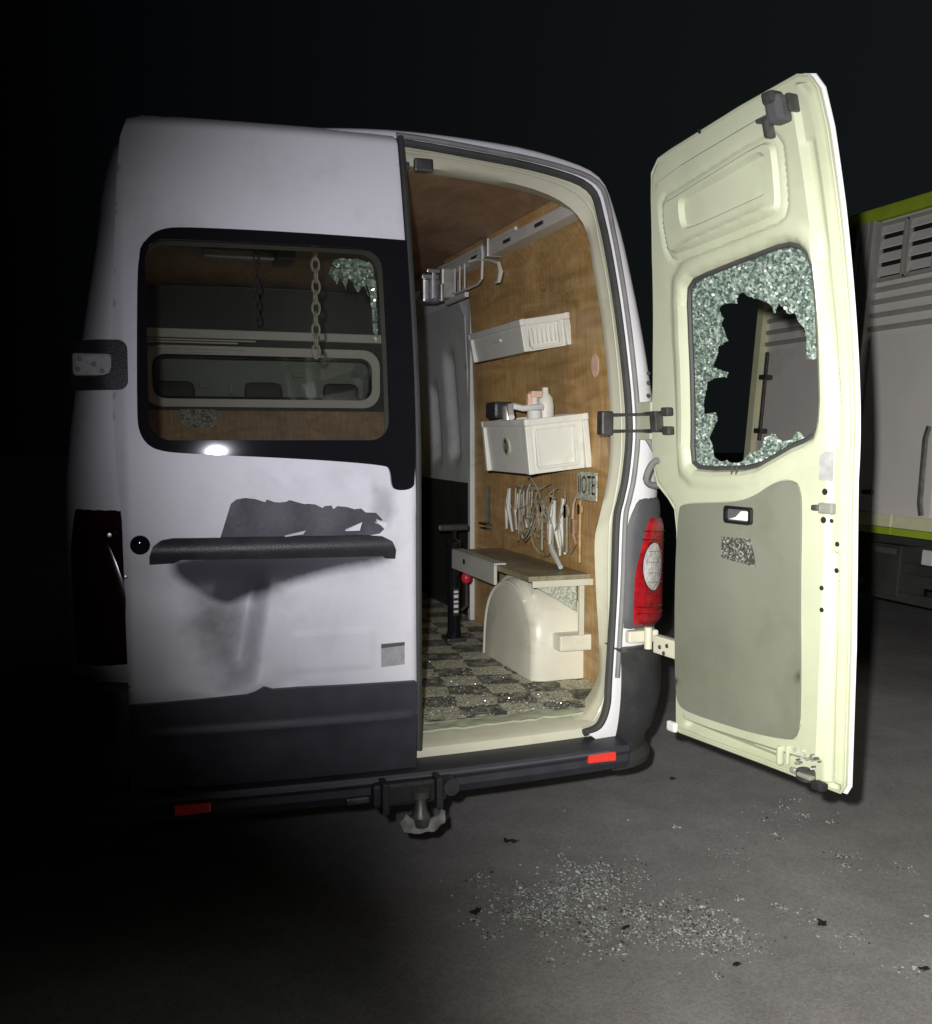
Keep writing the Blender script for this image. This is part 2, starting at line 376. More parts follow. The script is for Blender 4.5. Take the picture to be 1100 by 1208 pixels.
def fill(outer, holes=(), sp=0.0, jitter=0.0, lines=()):
    """triangulate a 2-D polygon with holes, with inner points every sp"""
    V = []; E = []
    for lp in [outer] + list(holes):
        l = resample(lp, sp) if sp else list(lp)
        o = len(V); V += [Vector(p[:2]) for p in l]; E += [(o + i, o + (i + 1) % len(l)) for i in range(len(l))]
    lls = []
    for lp in lines:
        l = resample(lp, sp); lls.append(l); o = len(V); V += [Vector(p[:2]) for p in l]; E += [(o + i, o + (i + 1) % len(l)) for i in range(len(l))]
    if sp:
        A = np.array(outer); x0, y0 = A.min(0); x1, y1 = A.max(0)
        nx = int((x1 - x0) / sp) + 2; ny = int((y1 - y0) / (sp * .866)) + 2
        g = np.array([(x0 + (i + .5 * (j % 2)) * sp, y0 + j * sp * .866) for j in range(ny) for i in range(nx)])
        if jitter: g = g + rng.uniform(-jitter, jitter, g.shape) * sp
        ok = pip(g, outer) & (pdist(g, outer) > .45 * sp)
        for h in holes: ok &= ~pip(g, h); ok &= pdist(g, h) > .45 * sp
        for l in lls: ok &= pdist(g, l) > .35 * sp
        V += [Vector(p) for p in g[ok]]
    vo, eo, fo, *_ = delaunay_2d_cdt(V, E, [], 0, 1e-6)
    P = np.array([tuple(v) for v in vo]); F = [tuple(f) for f in fo]
    if F:
        c = np.array([P[list(f)].mean(0) for f in F]); ok = pip(c, outer)
        for h in holes: ok &= ~pip(c, h)
        F = [f for f, k in zip(F, ok) if k]
    return P, F

def cells(poly, holes, sp, jit):
    """break a plate into small polygon cells (dual of a jittered triangulation)"""
    P, F = fill(poly, holes, sp, jit); ring = {}
    for fi, f in enumerate(F):
        for v in f: ring.setdefault(v, []).append(fi)
    cen = np.array([P[list(f)].mean(0) for f in F]); out = []
    for v, fs in ring.items():
        q = cen[fs]
        if len(q) < 3:
            q = np.vstack([q, P[v][None]])
            if len(q) < 3: continue
        c_ = q.mean(0); a = np.arctan2(q[:, 1] - c_[1], q[:, 0] - c_[0]); out.append(q[np.argsort(a)])
    return out
def fragment(m, q, fn, th, sh):
    c_ = q.mean(0); q = c_ + (q - c_) * sh; n = len(q); tx, ty = random.gauss(0, .28), random.gauss(0, .28); o = random.uniform(-.0012, .0012)
    h = [(p[0] - c_[0]) * tx + (p[1] - c_[1]) * ty + o for p in q]
    V = [fn(p[0], p[1], k) for p, k in zip(q, h)] + [fn(p[0], p[1], k + th) for p, k in zip(q, h)]
    m.add(V, [tuple(range(n)), tuple(range(2 * n - 1, n - 1, -1))] + [(i, (i + 1) % n, n + (i + 1) % n, n + i) for i in range(n)])
class MB:
    def __init__(s): s.v = []; s.f = []; s.sm = []
    def add(s, V, F, smooth=False):
        o = len(s.v); s.v += [tuple(map(float, p)) for p in V]; s.f += [tuple(i + o for i in f) for f in F]; s.sm += [smooth] * len(F)
        return s
    def box(s, x0, x1, y0, y1, z0, z1, bev=0.0):
        if bev <= 0:
            V = [(x, y, z) for x in (x0, x1) for y in (y0, y1) for z in (z0, z1)]
            return s.add(V, [(0, 1, 3, 2), (4, 6, 7, 5), (0, 4, 5, 1), (2, 3, 7, 6), (0, 2, 6, 4), (1, 5, 7, 3)])
        b = bmesh.new(); bmesh.ops.create_cube(b, size=1)
        for v in b.verts: v.co = Vector(((x0 + x1) / 2 + v.co.x * (x1 - x0), (y0 + y1) / 2 + v.co.y * (y1 - y0), (z0 + z1) / 2 + v.co.z * (z1 - z0)))
        bmesh.ops.bevel(b, geom=b.edges[:], offset=min(bev, .45 * min(x1 - x0, y1 - y0, z1 - z0)), segments=2, affect='EDGES', profile=.6)
        b.verts.index_update()
        s.add([v.co for v in b.verts], [[v.index for v in f.verts] for f in b.faces], False); b.free(); return s
    def tube(s, path, r, n=8, closed=False):
        P = [Vector(p) for p in path]; m = len(P); rr = r if isinstance(r, (list, tuple)) else [r] * m
        V = []; up = None
        for i, p in enumerate(P):
            if closed: t = P[(i + 1) % m] - P[i - 1]
            else: t = P[min(i + 1, m - 1)] - P[max(i - 1, 0)]
            t.normalize()
            if up is None: up = Vector((0, 0, 1)) if abs(t.z) < .9 else Vector((1, 0, 0))
            a = t.cross(up).normalized(); up = a.cross(t).normalized()
            for k in range(n):
                an = 2 * math.pi * k / n; V.append(p + (a * math.cos(an) + up * math.sin(an)) * rr[i])
        F = []
        for i in range(m if closed else m - 1):
            j = (i + 1) % m
            for k in range(n): F.append((i * n + k, i * n + (k + 1) % n, j * n + (k + 1) % n, j * n + k))
        if not closed: F += [tuple(range(n))[::-1], tuple((m - 1) * n + k for k in range(n))]
        return s.add(V, F, True)
    def lathe(s, prof, c=(0, 0, 0), axis='z', n=20):
        V = []; m = len(prof)
        for r, h in prof:
            for k in range(n):
                a = 2 * math.pi * k / n; x, y = r * math.cos(a), r * math.sin(a)
                q = {'z': (x, y, h), 'y': (x, h, y), 'x': (h, x, y)}[axis]
                V.append((c[0] + q[0], c[1] + q[1], c[2] + q[2]))
        F = [(i * n + k, i * n + (k + 1) % n, (i + 1) * n + (k + 1) % n, (i + 1) * n + k) for i in range(m - 1) for k in range(n)]
        F += [tuple(range(n))[::-1], tuple((m - 1) * n + k for k in range(n))]
        return s.add(V, F, True)
    def sheet(s, outer, holes, fn, thick=0.0, sp=0.0, smooth=True, jitter=0.0):
        """a plate: 2-D outline with holes mapped to space by fn(a, b, depth)"""
        P, F = fill(outer, holes, sp, jitter)
        V = [fn(a, b, 0.0) for a, b in P]
        if thick:
            n = len(P); V += [fn(a, b, thick) for a, b in P]
            cnt = {}
            for f in F:
                for i in range(3):
                    e = (f[i], f[(i + 1) % 3]); cnt[e] = 1
            s.add(V, F + [tuple(i + n for i in f[::-1]) for f in F], smooth)
            side = [(a, b, b + n, a + n) for (a, b) in cnt if (b, a) not in cnt]
            s.add(V, side, False)
        else: s.add(V, F, smooth)
        return s
    def grid(s, fn, nu, nv, closed_u=False, smooth=True):
        V = [fn(i / (nu if closed_u else nu - 1), j / (nv - 1)) for j in range(nv) for i in range(nu)]
        F = []
        for j in range(nv - 1):
            for i in range(nu if closed_u else nu - 1):
                a = j * nu + i; b = j * nu + (i + 1) % nu
                F.append((a, b, b + nu, a + nu))
        return s.add(V, F, smooth)
    def build(s, name, m, parent=None, bevel=0.0, recalc=True, sharp=38):
        me = bpy.data.meshes.new(name)
        me.from_pydata(s.v, [], s.f); me.validate(); 
        if len(me.polygons) == len(s.sm): me.polygons.foreach_set('use_smooth', s.sm)
        if recalc:
            b = bmesh.new(); b.from_mesh(me); bmesh.ops.remove_doubles(b, verts=b.verts, dist=1e-5)
            bmesh.ops.recalc_face_normals(b, faces=b.faces)
            for e in b.edges:
                if len(e.link_faces) == 2 and e.calc_face_angle(0) > R(sharp): e.smooth = False
            b.to_mesh(me); b.free()
        me.materials.append(MATS[m] if isinstance(m, str) else m)
        me.update()
        o = bpy.data.objects.new(name, me); COL.objects.link(o)
        if parent is not None: put(o, parent)
        if bevel:
            bv = o.modifiers.new('bevel', 'BEVEL'); bv.width = bevel; bv.segments = 2; bv.limit_method = 'ANGLE'; bv.angle_limit = R(40)
        return o
def put(o, parent):
    o.parent = parent
    o.matrix_parent_inverse = Matrix.Identity(4)
    p = parent; t = Vector((0, 0, 0))
    while p is not None: t += p.location; p = p.parent
    if parent.get('_abs', 1): o.location = o.location - t
def thing(name, label, cat, loc=(0, 0, 0), group=None):
    o = bpy.data.objects.new(name, None); COL.objects.link(o); o.location = loc
    o.empty_display_size = .1
    return tag(o, label, cat, group)
def tag(o, label, cat=None, group=None, kind=None):
    o['label'] = label
    if cat: o['category'] = cat
    if group: o['group'] = group
    if kind: o['kind'] = kind
    return o
def sstep(a, b, x):
    t = np.clip((x - a) / (b - a), 0, 1); return t * t * (3 - 2 * t)
def text_mesh(txt, size, fn, depth=0.0015):
    """lettering as a flat mesh: fn(a, b, d) maps the text plane to space"""
    c = bpy.data.curves.new('lettering', 'FONT'); c.body = txt; c.size = size; c.align_x = 'CENTER'; c.align_y = 'CENTER'; c.resolution_u = 2
    o = bpy.data.objects.new('lettering', c); COL.objects.link(o)
    dg = bpy.context.evaluated_depsgraph_get(); me = bpy.data.meshes.new_from_object(o.evaluated_get(dg))
    V = [fn(v.co.x, v.co.y, 0) for v in me.vertices]; F = [tuple(p.vertices) for p in me.polygons]
    bpy.data.objects.remove(o); bpy.data.curves.remove(c); bpy.data.meshes.remove(me)
    return V, F

# ================================================================== GROUND
g = MB().grid(lambda a, b: (-60 + 120 * a, -40 + 120 * b, 0), 13, 13).build('ground', 'asphalt')
g['kind'] = 'structure'; g['label'] = 'dark grey asphalt yard at night'

# ================================================================== VAN
def lean(z): return .165 * (max(0.0, (z - 1.48) / .9)) ** 1.55
BOW = .085
def rear(x, z): return lean(z) + BOW * x * x
van = thing('van', 'white van with a smashed open right rear door and dented left door', 'van', (0, 2.4, 0))

# outlines of the rear: seal loop, face edge, full body section, listed from the bottom of the side to the roof centre
SEAL = [(.60, .585), (.655, .60), (.685, .66), (.692, .753), (.708, 1.028), (.715, 1.26), (.730, 1.33), (.748, 1.41), (.762, 1.571), (.753, 1.789), (.736, 2.037), (.713, 2.240), (.678, 2.342), (.525, 2.384), (.274, 2.408), (0.0, 2.425)]
FACE = [(.64, .555), (.705, .56), (.725, .63), (.728, .753), (.735, 1.02), (.742, 1.24), (.762, 1.32), (.778, 1.41), (.799, 1.571), (.791, 1.76), (.769, 2.03), (.742, 2.245), (.708, 2.374), (.545, 2.420), (.28, 2.444), (0.0, 2.458)]
BODY = [(.70, .50), (.82, .50), (.90, .57), (.935, .72), (.945, 1.0), (.945, 1.22), (.943, 1.32), (.940, 1.41), (.922, 1.58), (.890, 1.80), (.850, 2.05), (.815, 2.24), (.735, 2.385), (.55, 2.455), (.28, 2.485), (0.0, 2.495)]
def symm(h): return h + [(-x, z) for x, z in h[-2::-1]]
def spl(h, k=4):
    """Catmull-Rom through the half outline, k points per span"""
    P = [np.array(p) for p in symm(h)]; out = []
    for i in range(len(P) - 1):
        p0 = P[max(i - 1, 0)]; p1 = P[i]; p2 = P[i + 1]; p3 = P[min(i + 2, len(P) - 1)]
        for q in range(k):
            t = q / k
            out.append(.5 * ((2 * p1) + (-p0 + p2) * t + (2 * p0 - 5 * p1 + 4 * p2 - p3) * t * t + (-p0 + 3 * p1 - 3 * p2 + p3) * t ** 3))
    out.append(P[-1]); return np.array(out)
cS, cF, cB = spl(SEAL), spl(FACE), spl(BODY)
NL = len(cS); CORN = .24
for c_ in (cF, cB):                                   # the left shoulder stands a little squarer
    for p in c_:
        k_ = float(np.clip((-p[0] - .45) / .25, 0, 1) * np.clip((p[1] - 2.15) / .2, 0, 1))
        p[1] += .040 * k_ - .024 * float(np.clip((.40 - p[0]) / .65, 0, 1) * np.clip((p[1] - 2.30) / .08, 0, 1)); p[0] -= .020 * k_
def corner_pt(k, ph, off=0.0):
    """point on the rear corner: ph 0 at the rear face, pi/2 on the side"""
    f, b = cF[k], cB[k]
    p = f + (b - f) * math.sin(ph); y = rear(f[0], f[1]) + CORN * (1 - math.cos(ph))
    return (p[0], y, p[1])
def body_row(j):
    if j <= 3:
        t = j / 3; p = cS + (cF - cS) * t
        return [(x, rear(x, z) + (.004 if j == 0 else 0), z) for x, z in p]
    if j <= 11:
        return [corner_pt(k, (j - 3) / 8 * math.pi / 2) for k in range(NL)]
    Y = [.9, 1.8, 2.9, 3.6][j - 12]
    return [(cB[k][0], Y, cB[k][1]) for k in range(NL)]
rows = [body_row(j) for j in range(16)]
# cab end: bonnet slope
cab = []
for Y, sx, zc in ((3.9, .97, 2.45), (4.3, .95, 1.95), (4.8, .90, 1.25), (5.2, .82, 1.0)):
    rows.append([(cB[k][0] * sx, Y, min(cB[k][1], zc)) for k in range(NL)])
m = MB(); V = [p for r in rows for p in r]; F = []
for j in range(len(rows) - 1):
    for k in range(NL - 1): F.append((j * NL + k, j * NL + k + 1, (j + 1) * NL + k + 1, (j + 1) * NL + k))
F.append(tuple((len(rows) - 1) * NL + k for k in range(NL)))
m.add(V, F, True)
body = m.build('body_shell', 'paint', van)
tag(body, 'white outer bodywork of the van')
MB().box(-.90, .90, .30, 5.0, .36, .42).build('underbody', 'truck_black', van)

# door jamb: seal loop running inwards
JAMB = [(.60, .608), (.64, .612), (.680, .66), (.702, .73), (.700, .85), (.688, 1.02), (.682, 1.185), (.700, 1.268), (.733, 1.405), (.752, 1.572), (.748, 1.851), (.728, 2.085), (.700, 2.245), (.57, 2.330), (.31, 2.368), (0.0, 2.380)]
cJ = spl(JAMB)
jr = []
for t, bul in ((0, 0), (.12, -.006), (.3, -.004), (.33, .008), (.55, .010), (.8, .004), (1, 0)):
    row = []
    for k in range(NL):
        p = cS[k] + (cJ[k] - cS[k]) * t
        c = np.array((0, 1.5)); d = c - p; d /= np.linalg.norm(d)
        p = p + d * (-bul)
        row.append((p[0], rear(*cS[k]) + .004 + .105 * t, p[1]))
    jr.append(row)
jr.append([(x * 1.0, y + .14, z) for x, y, z in [((cJ[k][0] * 1.10), jr[6][k][1], cJ[k][1] + (.02 if cJ[k][1] > 2 else 0)) for k in range(NL)]])
V = [p for r in jr for p in r]
F = [(j * NL + k, j * NL + k + 1, (j + 1) * NL + k + 1, (j + 1) * NL + k) for j in range(len(jr) - 1) for k in range(NL - 1)]
MB().add(V, F, True).build('door_jamb', 'paint_jamb', van)
MB().tube([jr[4][k] for k in range(NL) if cS[k][0] > -.01], .0035, 5).build('jamb_seam', 'paint_inner', van)
# rubber seals on the right half of the opening
half = [k for k in range(NL) if cS[k][0] > -.01]
MB().tube([(cS[k][0] - .004, rear(*cS[k]) + .012, cS[k][1] - .003) for k in half], .013, 8).build('door_seal', 'rubber', van)
MB().tube([(cS[k][0] + .020, rear(*cS[k]) + .000, cS[k][1] + (.012 if cS[k][1] > 2.2 else 0)) for k in half if cS[k][1] > .75], .009, 8).build('outer_seal', 'rubber_grey', van)
# sill with lumpy scuffed tread
m = MB()
def sill(a, b):
    x = -.70 + 1.385 * a
    pr = [(.035, .50), (.030, .565), (.036, .588), (.055, .598), (.11, .600), (.16, .612), (.20, .620)][min(6, int(round(b * 6)))]
    return (x, pr[0] + BOW * x * x, pr[1] + (.004 * noise.noise(Vector((x * 18, pr[0] * 40, 1))) if pr[1] > .597 else 0))
m.grid(sill, 60, 7)
sl = m.build('sill', 'paint_jamb', van)
up = [(.05 + .013 * i, .172 + .012 * noise.noise(Vector((i * .45, 3, 0))) + .006 * random.random()) for i in range(47)]
lo = [(.05 + .013 * i, .118 + .006 * noise.noise(Vector((i * .3, 9, 0)))) for i in range(47)]
MB().sheet(lo + up[::-1], [], lambda x, y, d: (x, y + BOW * x * x, .609 + .006 * noise.noise(Vector((x * 25, y * 25, 0))) + .10 * (y - .118) + d), .006, .012).build('tread_strip', 'paint_inner', sl)
# bumper step and cladding
def bump_y(x): return -.055 + .075 * x * x + (.25 * max(0, abs(x) - .78) if abs(x) > .78 else 0)
m = MB()
def bumper(a, b):
    x = -.90 + 1.62 * a
    pr = [(.10, .562), (.02, .558), (-.015, .552), (-.022, .535), (-.010, .520), (-.012, .500), (.010, .472), (.09, .455)]
    q = pr[min(7, int(round(b * 7)))]
    return (x, bump_y(x) + q[0], q[1])
m.grid(bumper, 41, 8)
bmp = m.build('bumper', 'cladding', van)
MB().grid(lambda a, b: (-.86 + 1.50 * a, bump_y(-.86 + 1.50 * a) - .026, .546 - .006 * b), 41, 2).build('bumper_ridge', 'plastic_grey', bmp)
def rear_corner_guard(sx):
    m = MB()
    def f(a, b):
        ph = a * math.pi * .62 - .10
        z = .845 - .40 * b
        bulge = math.sin(min(1, b * 1.15 + .12) * math.pi) ** .5 * .035 if b < .90 else .022
        tp = 1 - .04 * max(0, b - .45)
        cx = .72 if sx > 0 else .80; x = cx + ((.195 if sx > 0 else .12) + bulge) * math.sin(ph) * tp
        y = .06 + (.24 + bulge) * (1 - math.cos(ph)) - bulge - .045 + .05 * b * b
        return (sx * x, y, z)
    m.grid(f, 16, 18)
    m.grid(lambda a, b: (lambda p: (p[0] * (1 - .18 * b) + sx * .13 * b * .9, p[1] + .10 * b, p[2] + .012 * b))(f(a, 0)), 16, 3)
    return m.build('corner_guard', 'plastic_dark', van)
rear_corner_guard(1); rear_corner_guard(-1)
for sx, x, z in ((1, .614, .527), (-1, -.626, .512)):
    m = MB(); y = bump_y(x) - .012
    m.box(x - .048, x + .048, y - .016, y + .02, z - .014, z + .014, .003)
    o = m.build('reflector', 'reflector', van); o.rotation_euler = (0, 0, 0)
# tow hitch: crossbar, bracket, socket and coupling ball
h = MB(); h.box(-.50, .45, .06, .12, .425, .470, .012); hb = h.build('tow_bar', 'truck_black', van); HITCH = hb
h = MB(); h.box(-.13, .09, -.10, .02, .45, .52, .012); h.box(-.11, -.09, -.13, -.02, .44, .53, .004); h.box(.05, .07, -.13, -.02, .44, .53, .004); h.build('tow_bracket', 'truck_black', hb)
h = MB(); h.lathe([(.0, -.03), (.026, -.028), (.030, 0), (.018, .02), (.015, .05), (.026, .055), (.026, .075), (.0, .078)], (-.005, -.150, .435), 'z', 18); h.build('tow_ball', 'metal_dark', hb)
CP = [(-.068, .425), (-.060, .402), (-.03, .394), (.01, .398), (.045, .392), (.062, .412), (.066, .442), (.052, .455), (.046, .437), (.020, .428), (.005, .446), (-.012, .430), (-.035, .436), (-.05, .448)]
MB().sheet(CP, [], lambda x, z, d: (x, -.175 + .03 * noise.noise(Vector((x * 30, z * 30, 1))) + .25 * abs(x) + d, z), .008, .008).build('hitch_plate', 'rubber_grey', hb)
MB().box(-.20, -.13, -.06, .0, .455, .475, .006).build('safety_hook', 'metal_dark', hb)
h = MB(); h.lathe([(.0, -.13), (.024, -.13), (.026, -.10), (.022, -.05), (0, -.05)], (.095, 0, .498), 'y', 14); h.build('trailer_socket', 'plastic_dark', hb)
for i, x in enumerate((.17, .25, .33, .42, .52)):
    h = MB().box(x, x + .05 + .01 * (i % 2), .015 - .012 * (i % 3) + .05, .11, .445 + .01 * (i % 2), .500, .006)
    h.build('bumper_bracket', 'plastic_dark', hb)

HITCH.location.z += .018
# tail lights on both corners
def tail_light(sx):
    def kz(z):
        hi = [k for k in range(NL // 2) ]
        zs = [cF[k][1] for k in hi]
        return np.interp(z, zs, hi)
    def pt(z, ph, off):
        kk = kz(z); k0 = int(kk); t = kk - k0
        a = np.array(corner_pt(k0, ph)); b = np.array(corner_pt(min(k0 + 1, NL - 1), ph)); p = a + (b - a) * t
        n = np.array((math.sin(ph) * .8, -math.cos(ph), 0)); n /= np.linalg.norm(n)
        p = p + n * off
        return (sx * p[0], p[1], p[2])
    def patch(name, z0, z1, pl, pr, off, m_, par, nu=14, nv=22, bul=0.0):
        mb = MB()
        def f(a, b):
            z = z0 + (z1 - z0) * b; l = pl(b); r = pr(b)
            e = min(1, min(a, 1 - a) * 8) * min(1, min(b, 1 - b) * 12)
            return pt(z, l + (r - l) * a, off * e ** .5 + bul * math.sin(math.pi * a) * math.sin(math.pi * b) ** .5 - (.004 if e == 0 else 0))
        mb.grid(f, nu, nv)
        return mb.build(name, m_, par)
    dark = sx < 0  # left lamp: the dark outside the beam is put into its colours
    tl = patch('tail_light', .905, 1.335, lambda b: -.02 - (0 if sx > 0 else .0) + .55 * max(0, b - .78) ** 1.0, lambda b: 1.15 - .8 * max(0, b - .8), .012, 'plastic_grey' if not dark else 'lens_dark', van)
    ll = lambda b: .10 + .62 * max(0, b - .45) ** 1.2
    patch('red_lens', .915, 1.285, ll, lambda b: 1.05 - .5 * max(0, b - .85), .026, 'lens_red' if not dark else 'lens_dark', tl)
    if not dark:
        mb = MB()
        def f(a, b):
            r = b; an = a * 2 * math.pi
            z = 1.118 + .080 * r * math.sin(an); ph = .47 + .25 * r * math.cos(an)
            return pt(z, ph, .030 + .008 * (1 - r * r))
        mb.grid(f, 24, 7, closed_u=True); mb.build('clear_lens', 'lens_clear', tl)
        for z in (.965, .985, 1.205, 1.232):
            MB().tube([pt(z, .16 + .9 * q / 9 + .5 * max(0, z - 1.1), .0275) for q in range(9)], .0013, 5).build('lens_rib', 'lens_dark', tl)
        MB().tube([pt(1.118 + .080 * math.sin(q / 24 * 6.2832), .47 + .25 * math.cos(q / 24 * 6.2832), .031) for q in range(24)], .0018, 5, closed=True).build('lens_ring', 'lens_dark', tl)
        for q in (-.05, -.02, .015, .05):
            MB().tube([pt(1.118 + q, .47 - .16 + .32 * w_ / 5, .038) for w_ in range(6)], .0012, 5).build('bulb_rib', 'rubber_grey', tl)
        tag(tl, 'red tail light with clear round lens in grey housing')
    else:
        MB().lathe([(0, -.006), (.006, -.005), (.007, 0)], (pt(1.27, .35, .03)), 'y', 8).build('screw', 'steel', tl)
        MB().lathe([(0, -.006), (.005, -.005), (.006, 0)], (pt(1.155, .2, .032)), 'y', 8).build('screw', 'steel', tl)
        tag(tl, 'left tail light with darkness painted into its colours')
tail_light(1); tail_light(-1)

# ------------------------------------------------------------------ closed left door
LD_OUT = [(-.770, .585), (.015, .580), (.022, .70), (.022, 1.30), (.020, 1.39), (.016, 1.50), (.014, 2.40), (.010, 2.432), (-.20, 2.442), (-.40, 2.440), (-.60, 2.441), (-.71, 2.436), (-.752, 2.415), (-.770, 2.36), (-.781, 2.25), (-.792, 2.04), (-.803, 1.80), (-.806, 1.571), (-.800, 1.42), (-.790, 1.30), (-.785, .85), (-.778, .68)]
CLEAR = rrect(-.714, -.060, 1.520, 2.070, .055)
REC = [(-.535, 1.250), (-.505, 1.345), (-.490, 1.357), (-.465, 1.361)]
jag = []; xj = -.46
while xj < -.118:
    jag.append((xj, 1.361 - .122 * (xj + .46) + random.choice((-.007, -.004, -.001, 0, .001, .003, .006))))
    xj += random.choice((.005, .008, .012, .020, .028))
REC += jag + [(-.100, 1.312), (-.080, 1.290), (-.105, 1.285), (-.072, 1.268), (-.090, 1.252), (-.13, 1.246), (-.30, 1.244)]
def dent(x, z):
    d = 0.0
    xf = -.465 + .16 * (z - .90)
    t = xf - x
    wz = float(sstep(.815, .90, z) * (1 - sstep(1.06, 1.18, z)))
    up_ = .22 - .10 * float(sstep(.95, 1.1, z))
    if t > -.035: d += .090 * wz * float(sstep(-.035, .02, t)) * max(0, 1 - max(0, t) / up_) ** 1.3
    # scoop under the strip, deeper to the left
    s = math.exp(-((x + .46) / .22) ** 2) * math.exp(-((z - 1.12) / .06) ** 2); d += .030 * s
    # crumple towards the bottom hem
    d += .012 * math.exp(-((z - .84) / .03) ** 2) * math.sin(x * 34 + 1.0) * math.exp(-((x + .45) / .16) ** 2)
    # ripples between glass and recess
    rp = math.exp(-((z - 1.40) / .035) ** 2) * float(sstep(-.60, -.45, x)); rp *= 1 - float(sstep(1.425, 1.445, z)); d += .0022 * rp * math.sin((x * 1.0 + z * .8) * 55) + .002 * rp * math.sin(x * 31 + 2)
    d += .004 * noise.noise(Vector((x * 2.2, z * 2.2, 4))) * float(1 - sstep(1.3, 1.5, z))
    # flat raised plate field
    d -= .004 * float(sstep(-.34, -.335, x) * (1 - sstep(-.115, -.11, x)) * sstep(.862, .868, z) * (1 - sstep(.972, .978, z)))
    edge = min(.022 - x, 1) 
    if edge < .018: d += .014 * (1 - math.sqrt(max(0, 1 - (1 - edge / .018) ** 2)))
    return d
def ld(x, z, dep): 
    y = rear(x, z) - .030 + dent(x, z) + dep
    e = x + .805
    if e < .03: y += .012 * (1 - e / .03)
    if z > 2.40: y += 3.0 * (z - 2.40) ** 2 * 8
    return (x, y, z)
ldoor = MB().sheet(LD_OUT, [rrect(-.728, -.046, 1.506, 2.084, .06), REC], ld, .003, .0105).build('left_rear_door', 'paint_dent_shade', van, sharp=75)
tag(ldoor, 'dented closed left rear door with dark window')
MB().sheet(LD_OUT, [rrect(-.735, -.045, 1.50, 2.085, .06)], lambda x, z, d: (x * .97, rear(x, z) + .085 + d, 1.5 + (z - 1.5) * .985), .004, .06).build('door_inner_skin', 'dark_panel', ldoor)
# recess pocket behind the torn edge
m = MB().sheet([(x, z) for x, z in [(-.56, 1.225), (-.53, 1.38), (-.08, 1.345), (-.05, 1.235)]], [], lambda x, z, d: (x, rear(x, z) + .004 + .012 * noise.noise(Vector((x * 9, z * 9, 2))) + d, z), .004, .02)
rp = m.build('torn_recess', 'primer', ldoor); tag(rp, 'dark grey torn recess with a jagged upper edge')
m = MB()
for x0, z0, x1, z1, wd in ((-.19, 1.262, -.150, 1.275, .012), (-.36, 1.250, -.31, 1.262, .005), (-.10, 1.29, -.075, 1.272, .010)):
    m = MB(); m.add([ld(x0, z0, -.002), ld(x1, z1 - wd, -.010), ld(x1 + .008, z1 + wd, -.006), ld(x0, z0 + .004, .002)], [(0, 1, 2, 3)]); m.build('torn_tab', 'paint', rp)
# shade of the hollow below the strip, painted into the door colour
HOLLOW_SHADE = [(-.665, 1.195), (-.640, 1.150), (-.590, 1.105), (-.545, 1.075), (-.513, 1.066), (-.46, 1.078), (-.40, 1.105), (-.34, 1.130), (-.27, 1.152), (-.20, 1.166), (-.13, 1.174), (-.075, 1.186), (-.06, 1.20), (-.30, 1.203)]
HOLLOW_SHADE = smooth_poly(HOLLOW_SHADE, 1)
co = np.array([(v.co.x, v.co.z) for v in ldoor.data.vertices])
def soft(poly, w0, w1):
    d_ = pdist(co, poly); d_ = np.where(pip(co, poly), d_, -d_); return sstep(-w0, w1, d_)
CREASE_SHADE = [(-.62, 1.12), (-.50, 1.08), (-.455, 1.02), (-.470, .92), (-.475, .85), (-.52, .835), (-.575, .90), (-.625, 1.0)]  # shade along the dent crease, painted at part strength
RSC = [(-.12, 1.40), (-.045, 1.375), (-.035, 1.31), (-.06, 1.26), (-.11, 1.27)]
shade_amt = np.maximum(np.maximum(soft(offset_loop(HOLLOW_SHADE, .010), .030, .030), .52 * soft(CREASE_SHADE, .06, .07)), .35 * soft(RSC, .02, .03))
at_ = ldoor.data.attributes.new('dent_shade', 'FLOAT', 'POINT'); at_.data.foreach_set('value', shade_amt.astype(np.float32))
# black strip with rounded top corners
STR = [(-.722, 1.183), (-.722, 1.205), (-.712, 1.232), (-.690, 1.249), (-.660, 1.254), (-.12, 1.248), (-.085, 1.245), (-.060, 1.232), (-.048, 1.205), (-.046, 1.178), (-.075, 1.180), (-.085, 1.188), (-.64, 1.196), (-.66, 1.186)]
def strip(x, z, dep):
    t = (z - 1.18) / .074
    return (x, rear(x, z) - .036 - .022 * math.sin(max(0, min(1, t)) * math.pi * .9) + dep, z)
MB().sheet(STR, [], strip, .025, .010).build('handle_strip', 'plastic_dark', ldoor)
m = MB(); m.lathe([(0, -.012), (.020, -.012), (.026, -.008), (.027, .01)], (-.745, rear(-.745, 1.237) - .028, 1.237), 'y', 20); m.build('door_lock', 'black_gloss', ldoor)
# window: black border and clear pane
FRIT = [(-.745, 1.60), (-.742, 1.545), (-.722, 1.508), (-.685, 1.490), (-.60, 1.483), (-.30, 1.468), (-.075, 1.449), (-.060, 1.435), (-.056, 1.385), (-.040, 1.376), (.000, 1.378), (.016, 1.40), (.016, 2.102), (-.30, 2.106), (-.60, 2.106), (-.665, 2.100), (-.705, 2.075), (-.728, 2.03), (-.736, 1.95)]
FRIT = smooth_poly([q for p in FRIT for q in ([p] * 4 if p == (.016, 2.102) else [p])], 2)
def gl(x, z, dep): return (x, rear(x, z) - .042 + dep, z)
wf = MB().sheet(FRIT, [CLEAR], gl, .012, .02).build('window', 'black_gloss', ldoor)
MB().sheet(CLEAR, [], lambda x, z, d: gl(x, z, d + .001), 0, .02).build('pane', 'tinted_glass', wf)
